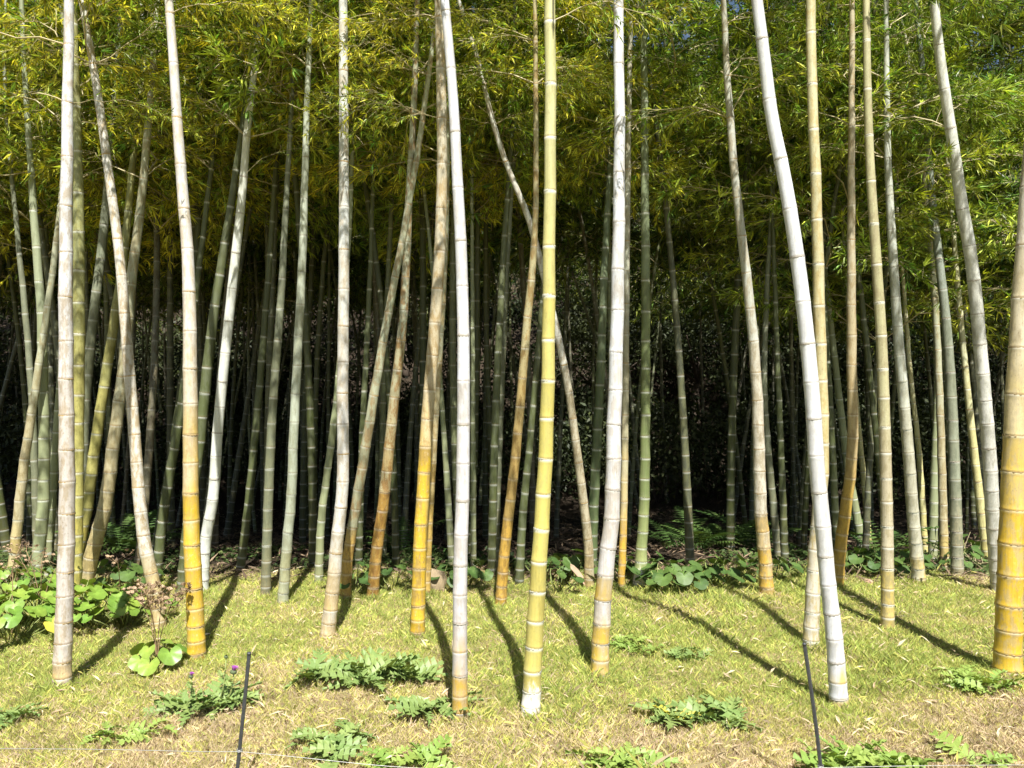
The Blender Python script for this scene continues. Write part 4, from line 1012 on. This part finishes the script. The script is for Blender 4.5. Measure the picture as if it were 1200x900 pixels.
M_bulb = plain_mat('thistle_bulb', (0.10, 0.13, 0.06), 0.8, 0.4, 80)
BULB = bulb_mesh()
def rosette(name, px, py, label, n, size, leaves, seed, sx=1.0, yellow=0, flowers=(), centers=((0, 0),), group=None, cat='thistle', rise=0.5):
    rnd = random.Random(seed)
    dd = base_depth(px, py); x = (px-600)/FPX*dd
    root = thing(name, label, cat, (x, dd, gz(x, dd)), group)
    for ci, (cx, cy) in enumerate(centers):
        for q in range(n):
            a = q*2.399 + rnd.uniform(-0.3, 0.3)
            s = size*rnd.uniform(0.4, 1.25)
            me = rnd.choice(leaves)
            if yellow and ci == 0 and q < yellow: me = TLY[0]
            gg = gz(x+cx, dd+cy)-gz(x, dd)
            obj('leaf', me, root, Matrix.Translation((cx+rnd.uniform(-.05, .05), cy+rnd.uniform(-.05, .05), gg+0.006+0.02*rnd.random())) @ Matrix.Rotation(a, 4, 'Z') @ Matrix.Rotation(-rnd.uniform(0.0, rise*0.75), 4, 'Y') @ Matrix.Rotation(rnd.uniform(-0.6, 0.6), 4, 'X') @ Matrix.Scale(s, 4))
    for (fx, fy, fh, fs, openf) in flowers:
        V, F = tube([(fx*0.6, fy*0.6, 0), (fx*0.9, fy*0.9, fh*0.5), (fx, fy, fh)], [0.004, 0.0035, 0.003], 5)
        st = obj('stem', mesh_np('stem', V, F, [M_stem], True), root)
        for q in range(3):
            obj('stem_leaf', rnd.choice(TL), st, Matrix.Translation((fx*0.9, fy*0.9, fh*(0.35+0.2*q))) @ Matrix.Rotation(q*2.4, 4, 'Z') @ Matrix.Rotation(-0.6, 4, 'Y') @ Matrix.Scale(0.07, 4))
        hd = obj('flower_head', BULB, root, Matrix.Translation((fx, fy, fh+fs*0.6)) @ Matrix.Rotation(0.3, 4, 'Y') @ Matrix.Scale(fs, 4))
        if openf: obj('petals', PETALS, hd, Matrix.Translation((0, 0, 0.05)) @ Matrix.Scale(0.95, 4))
    return root
rosette('thistle', 420, 800, 'widest grey-green thistle clump on the lawn before the pale cream bamboo', 20, 0.18, TL, 1, centers=((-0.20, 0.02), (-0.03, 0.08), (0.14, 0.10), (0.26, 0.06), (0.05, -0.04)), rise=0.75)
rosette('thistle', 240, 835, 'flowering thistle with two purple heads beside the dark stake', 18, 0.15, TL, 2, centers=((-0.10, 0), (0.05, 0.04), (0.14, 0.03)), rise=0.8,
        flowers=((0.135, 0.02, 0.18, 0.024, True), (-0.075, 0.02, 0.16, 0.017, True), (0.09, 0.04, 0.25, 0.015, False)))
rosette('thistle', 812, 850, 'green thistle clump with two yellowed leaves on open lawn', 20, 0.16, TL, 3, yellow=2, centers=((-0.14, 0), (0.04, 0.05), (0.16, 0.0)), rise=0.65)
rosette('thistle', 995, 905, 'fresh green thistle clump at the foot of the bent stake', 20, 0.17, WL, 4, centers=((-0.10, 0), (0.05, 0.0), (0.17, -0.03)), rise=0.8)
rosette('thistle', 500, 838, 'small grey-green thistle close to the bluish-white bamboo with orange foot', 14, 0.15, TL, 5, centers=((-0.04, 0), (0.07, 0.02)), rise=0.6)
rosette('thistle', 388, 878, 'ragged grey-green thistle on dry grass by the sagging wire', 14, 0.14, TL, 6, centers=((-0.10, 0.03), (0.06, 0.02), (0.02, -0.09)), rise=0.5)
rosette('thistle', 468, 897, 'bright green thistle with long leaves touching the wire', 15, 0.15, WL, 7, centers=((-0.06, 0), (0.08, 0)), rise=0.6)
rosette('weed', 725, 900, 'low bright green weed on the driest grass', 14, 0.14, WL, 8, centers=((-0.05, 0), (0.05, 0)), cat='weed', rise=0.5)
rosette('weed', 745, 765, 'fresh green weed patch next to the thick white bamboo foot', 12, 0.10, WL, 9, centers=((-0.08, 0.05), (0.0, 0.0), (0.1, 0.06), (-0.03, 0.14)), cat='weed', rise=0.4)
rosette('weed', 805, 772, 'small greyish weed alone on the mid lawn', 12, 0.11, TL, 10, centers=((-0.03, 0), (0.06, 0.03)), cat='weed', rise=0.5)
rosette('weed', 1148, 808, 'pale leafy weed beside the thickest yellow bamboo', 14, 0.14, WL, 11, centers=((-0.06, 0), (0.05, -0.05), (-0.02, 0.1)), cat='weed', rise=0.7)
rosette('weed', 1150, 900, 'weed with a few broad leaves on bare dry grass', 9, 0.15, WL, 12, cat='weed', rise=0.6)
rosette('thistle', 8, 850, 'low grey-green thistle on dry grass in front of the weathered culm', 12, 0.15, TL, 13, rise=0.5)
rosette('weed', 140, 868, 'sparse green weed in dry straw before the weathered culm', 10, 0.12, WL, 14, centers=((-0.05, 0), (0.1, 0.05)), cat='weed', rise=0.4)
rosette('weed', 690, 772, 'low clover-green weed between lemon-yellow and thick white bamboos', 10, 0.08, WL, 15, cat='weed', rise=0.3)

# ------------------------------------------------------------------ stakes, wire, stones, sheath
def stake(px, py, top, label, bend, dclip):
    dd = base_depth(px, py); x = (px-600)/FPX*dd
    root = thing('metal_stake', label, 'stake', (x, dd, gz(x, dd)))
    tp = pix(top[0], top[1], dd) - root.location
    P = [Vector((tp.x*t + bend*math.sin(math.pi*t), 0.0, -0.06+(tp.z+0.06)*t)) for t in np.linspace(0, 1, 9)]
    V, F = tube(P, [0.0075]*9, 6)
    obj('rod', mesh_np('rod', V, F, [M_stake], False), root)
    V, F = tube([P[-1]-Vector((0, 0, 0.004)), P[-1]+Vector((0, 0, 0.005))], [0.0085, 0.0075], 8)
    obj('cap', mesh_np('cap', V, F, [M_stake], True), root)
    z = dclip; t = (z+0.06)/(tp.z+0.06)
    c = Vector((tp.x*t+bend*math.sin(math.pi*t), 0, z))
    for q in range(3):
        V, F = tube([c+Vector((0.0105*math.cos(a), 0.0105*math.sin(a), 0.004*(q-1)+0.0012*math.sin(a))) for a in np.linspace(0, 6.3, 11)], [0.0013]*11, 4, False)
        obj('wire_tie', mesh_np('wire_tie', V, F, [M_wire], True), root)
    return root.location + c
cA = stake(272.5, 935, (292, 766), 'dark metal stake beside the flowering thistle', 0.002, 0.185)
cB = stake(967, 935, (942.5, 755), 'slightly bent dark metal stake rising from the fresh green thistle', 0.006, 0.12)
def wire():
    pts = []
    L0 = Vector((-4.5, cA.y+0.15, 0.19)); R0 = Vector((5.0, cB.y+0.2, 0.14))
    for a, b, sag in ((L0, cA, 0.02), (cA, cB, 0.05), (cB, R0, 0.02)):
        for t in np.linspace(0, 1, 24)[:-1]:
            p = a.lerp(b, float(t)); p.z -= sag*4*t*(1-t) - 0.003*math.sin(17*t); p.y -= 0.0 if a is not cA else 0.0
            pts.append(p + Vector((0, -0.012, 0)))
    pts.append(R0)
    V, F = tube(pts, [0.0013]*len(pts), 5)
    tag(obj('fence_wire', mesh_np('fence_wire', V, F, [M_wire], True)), 'thin sagging grey wire strung low between the two dark stakes', 'wire')
wire()

def rock(px, py, size, mat, label, seed, dark=False):
    import bmesh
    rr = random.Random(seed)
    dd = base_depth(px, py); x = (px-600)/FPX*dd
    bm = bmesh.new(); bmesh.ops.create_icosphere(bm, subdivisions=3, radius=1)
    for v in bm.verts:
        n = vnoise(np.array([v.co.x*1.3+5+v.co.z]), np.array([v.co.y*1.3+7-v.co.z*0.7]), 1.4, seed)[0]
        n2 = vnoise(np.array([v.co.x*4+9+v.co.z*3]), np.array([v.co.y*4+9]), 1.6, seed+1)[0]
        v.co *= 0.75+0.4*n+0.22*n2
        v.co.x *= size[0]; v.co.y *= size[1]; v.co.z *= size[2]
    me = bpy.data.meshes.new('rock'); bm.to_mesh(me); bm.free(); me.materials.append(mat)
    o = obj('rock', me); o.location = (x, dd, gz(x, dd)+size[2]*0.45)
    tag(o, label, 'rock')
rock(508, 692, (0.10, 0.07, 0.115), M_rock, 'rough pale tan rock in the shade behind the yellow-tan bamboo', 3)
rock(1018, 684, (0.035, 0.03, 0.024), M_rock2, 'small reddish stone on the lawn behind the kinked orange-yellow bamboo', 4)
def sheath():
    dd = base_depth(678, 690); x = (678-600)/FPX*dd
    V = []; F = []
    nu, nv = 9, 7
    for i in range(nu):
        t = i/(nu-1); w = 0.075*math.sin(math.pi*min(1, 0.25+0.75*(1-t)))*(1-t*0.8)+0.004
        for j in range(nv):
            s = -1+2*j/(nv-1); a = s*1.5
            V.append((-0.10+0.17*t + 0.02*s, -0.03+0.03*t + w*math.sin(a)*0.8, 0.21-0.20*t + w*(1-math.cos(a))*0.7))
    for i in range(nu-1):
        for j in range(nv-1): F.append((i*nv+j, i*nv+j+1, (i+1)*nv+j+1, (i+1)*nv+j))
    o = obj('culm_sheath', mesh_np('culm_sheath', np.array(V), np.array(F), [M_sheath], True))
    so = o.modifiers.new('thick', 'SOLIDIFY'); so.thickness = 0.004
    o.location = (x, dd, gz(x, dd))
    tag(o, 'curled pale pinkish fallen culm sheath propped by the bowed thin bamboo', 'sheath')
sheath()
def twig_heap():
    y = 7.0; x = (1140-600)/FPX*y
    root = thing('dry_twigs', 'heap of bare dry twigs between slate-grey and cream-yellow bamboos', 'twigs', (x, y, gz(x, y)))
    rr = random.Random(8)
    for q in range(16):
        a = rr.random()*6.28; e = rr.uniform(0.2, 1.2); l = rr.uniform(0.2, 0.55)
        p0 = Vector((rr.uniform(-0.12, 0.12), rr.uniform(-0.1, 0.1), 0.0))
        P = [p0 + Vector((l*t*math.cos(a)*math.cos(e), l*t*math.sin(a)*math.cos(e), l*t*math.sin(e)-0.05*t*t)) for t in np.linspace(0, 1, 5)]
        V, F = tube(P, np.linspace(0.004, 0.0015, 5), 4)
        obj('twig', mesh_np('twig', V, F, [M_twig], True), root)
twig_heap()

# ------------------------------------------------------------------ grass, fallen leaves (uncountable)
def field_pos(n, y0, y1, wk, seed, power=1.0):
    rr = np.random.default_rng(seed)
    y = y0 + (y1-y0)*rr.random(n)**power
    x = (rr.random(n)*2-1)*(wk*y+0.9)
    return x, y, rr
def build_grass():
    n = 700000
    x, y, rr = field_pos(n, 2.45, 7.0, 0.70, 77, 1.25)
    # ragged edge towards the shade
    # blades crowd round the foot of each culm on the lawn
    bx, by = [], []
    for r_ in CULMS.values():
        q = r_[0].location
        if q.y < 6.4:
            m_ = 420; aa = rr.random(m_)*6.28; rr_ = r_[2][0] + np.abs(rr.normal(0, 0.035, m_))
            bx.append(q.x+np.cos(aa)*rr_); by.append(q.y+np.sin(aa)*rr_)
    nb = sum(len(v) for v in bx)
    x[:nb] = np.concatenate(bx); y[:nb] = np.concatenate(by)
    edge = 6.6 + 0.5*(vnoise(x, y, 1.1, 5)-0.5) + 0.25*(vnoise(x, y, 4.0, 6)-0.5)
    keep = (y < edge) | (rr.random(n) < 0.10); keep[:nb] = True
    x, y = x[keep], y[keep]; n = len(x)
    a1 = vnoise(x+20, y+20, 0.75, 1); a2 = vnoise(x+20, y+20, 2.6, 2); a3 = vnoise(x+20, y+20, 7.0, 3)
    green = 0.45*a1 + 0.35*a2 + 0.2*a3
    # dry straw near the path, greener further in
    green = green + 0.40*sstep(3.3, 4.7, y) - 0.13 - 0.05*sstep(0.8, 2.8, x)
    tall = sstep(0.55, 0.8, vnoise(x+3, y+9, 1.2, 12))*sstep(-0.5, 0.8, x)
    # tufts: blades bunch and lean together
    la = rr.random(n)*6.28
    h = (0.014 + 0.022*rr.random(n)**1.4)*(0.75+0.6*a3)*(1+0.7*tall)
    h = np.where(rr.random(n) < 0.012, h*1.7, h)
    h[:nb] *= 1.5
    lean = np.abs(rr.normal(0, 0.55, n))+0.05
    dry = rr.random(n) > np.clip((green-0.30)*2.1, 0.06, 0.94)
    lean = np.where(dry, lean*1.25, lean)
    w = rr.uniform(0.0007, 0.0015, n)*(1+0.22*np.maximum(0, y-3))
    fa = rr.random(n)*6.28
    sx, sy = np.cos(fa)*w, np.sin(fa)*w
    z0 = ground_z(x, y) - 0.004
    ex, ey = np.cos(la)*lean*h, np.sin(la)*lean*h
    V = np.empty((n, 4, 3))
    V[:, 0] = np.stack([x-sx, y-sy, z0], -1); V[:, 1] = np.stack([x+sx, y+sy, z0], -1)
    V[:, 2] = np.stack([x+ex*0.42+sx*0.7, y+ey*0.42+sy*0.7, z0+h*0.62], -1)
    V[:, 3] = np.stack([x+ex, y+ey, z0+h], -1)
    b = np.arange(n)*4
    F = np.concatenate([np.stack([b, b+1, b+2], -1), np.stack([b, b+2, b+3], -1)])
    straw = np.array([0.68, 0.56, 0.31]); pink = np.array([0.62, 0.48, 0.34]); yg = np.array([0.64, 0.62, 0.17]); gr = np.array([0.38, 0.45, 0.11]); br = np.array([0.30, 0.20, 0.11])
    c = np.where(dry[:, None], straw, yg)
    u = rr.random(n)
    c = np.where((dry & (u < 0.30))[:, None], pink, c)
    c = np.where((dry & (u > 0.88))[:, None], br, c)
    c = np.where((~dry & (u < np.clip((green-0.42)*2.2, 0.12, 0.75)))[:, None], gr, c)
    c = c*(rr.uniform(0.55, 1.25, n)*(0.78+0.44*vnoise(x, y, 14.0, 41)))[:, None]
    col = np.ones((n, 4, 4)); col[:, :, :3] = c[:, None, :]
    col[:, 3, :3] *= 1.12
    tag(obj('grass', mesh_np('grass', V.reshape(-1, 3), F, [M_grass], False, {'tint': ('FLOAT_COLOR', col.reshape(-1, 4))})), 'short dry yellow-green grass covering the sunny lawn', 'grass', kind='stuff')
build_grass()
def fallen(name, n, y0, y1, wk, seed, pal, lift, label, L=(0.05, 0.10)):
    x, y, rr = field_pos(n, y0, y1, wk, seed, 1.1)
    g = ground_z(x, y) + lift*rr.random(n) + 0.004
    a = rr.random(n)*6.28; e = rr.normal(0, 0.3, n); l = rr.uniform(*L, n); w = l*rr.uniform(0.11, 0.17, n)
    d = np.stack([np.cos(a)*np.cos(e), np.sin(a)*np.cos(e), np.sin(e)], -1)
    s = np.stack([-np.sin(a), np.cos(a), rr.normal(0, 0.4, n)], -1)
    p = np.stack([x, y, g], -1)
    up = np.array([0, 0, 1.0])
    V = np.stack([p, p+d*l[:, None]*0.4+s*w[:, None]*0.5+up*0.004, p+d*l[:, None], p+d*l[:, None]*0.4-s*w[:, None]*0.5+up*0.004], 1)
    b = np.arange(n)*4; F = np.concatenate([np.stack([b, b+1, b+2], -1), np.stack([b, b+2, b+3], -1)])
    pal = np.array(pal); c = pal[rr.integers(0, len(pal), n)]*rr.uniform(0.7, 1.2, n)[:, None]
    col = np.ones((n, 4, 4)); col[:, :, :3] = c[:, None]
    tag(obj(name, mesh_np(name, V.reshape(-1, 3), F, [M_litter], False, {'tint': ('FLOAT_COLOR', col.reshape(-1, 4))})), label, 'leaves', kind='stuff')
fallen('fallen_leaves', 4200, 2.5, 6.6, 0.70, 31, [(0.58, 0.47, 0.30), (0.52, 0.38, 0.24), (0.62, 0.54, 0.36), (0.44, 0.40, 0.10)], 0.035, 'pale dry bamboo leaves strewn over the lawn', (0.025, 0.08))
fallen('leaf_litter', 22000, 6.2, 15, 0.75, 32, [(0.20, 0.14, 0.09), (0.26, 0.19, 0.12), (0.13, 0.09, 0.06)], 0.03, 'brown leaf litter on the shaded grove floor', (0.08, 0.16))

def ground_cover():
    """small dark leaves creeping along the shaded edge of the lawn"""
    rr = np.random.default_rng(55); n = 15000
    y = 6.35 + 1.5*rr.random(n)**1.3; x = (rr.random(n)*2-1)*(0.70*y+0.9)
    dens = vnoise(x+40, y+40, 1.6, 61)*0.7 + 0.3*vnoise(x+40, y+40, 5.0, 62)
    k = (dens > 0.40) & (y > 6.4 + 0.35*vnoise(x, y, 1.3, 63)); x, y = x[k], y[k]; n = len(x); dens = dens[k]
    z = ground_z(x, y) + (0.015 + 0.16*(dens-0.35)*rr.random(n))
    a = rr.random(n)*6.28; e = rr.normal(-0.1, 0.45, n); l = rr.uniform(0.03, 0.075, n); w = l*rr.uniform(0.45, 0.75, n)
    d = np.stack([np.cos(a)*np.cos(e), np.sin(a)*np.cos(e), np.sin(e)], -1); sd = np.stack([-np.sin(a), np.cos(a), rr.normal(0, 0.3, n)], -1)
    p = np.stack([x, y, z], -1); up = np.array([0, 0, 1.0])
    V = np.stack([p, p+d*l[:, None]*0.45+sd*w[:, None]*0.5+up*0.006, p+d*l[:, None], p+d*l[:, None]*0.45-sd*w[:, None]*0.5+up*0.006], 1)
    b = np.arange(n)*4; F = np.concatenate([np.stack([b, b+1, b+2], -1), np.stack([b, b+2, b+3], -1)])
    c = np.array([(0.05, 0.09, 0.025), (0.08, 0.13, 0.035), (0.10, 0.13, 0.04)])[rr.integers(0, 3, n)]*rr.uniform(0.7, 1.3, n)[:, None]
    col = np.ones((n, 4, 4)); col[:, :, :3] = c[:, None]
    tag(obj('ground_cover', mesh_np('ground_cover', V.reshape(-1, 3), F, [M_grass], False, {'tint': ('FLOAT_COLOR', col.reshape(-1, 4))})), 'low dark green leaves creeping along the shaded lawn edge', 'ground cover', kind='stuff')
ground_cover()
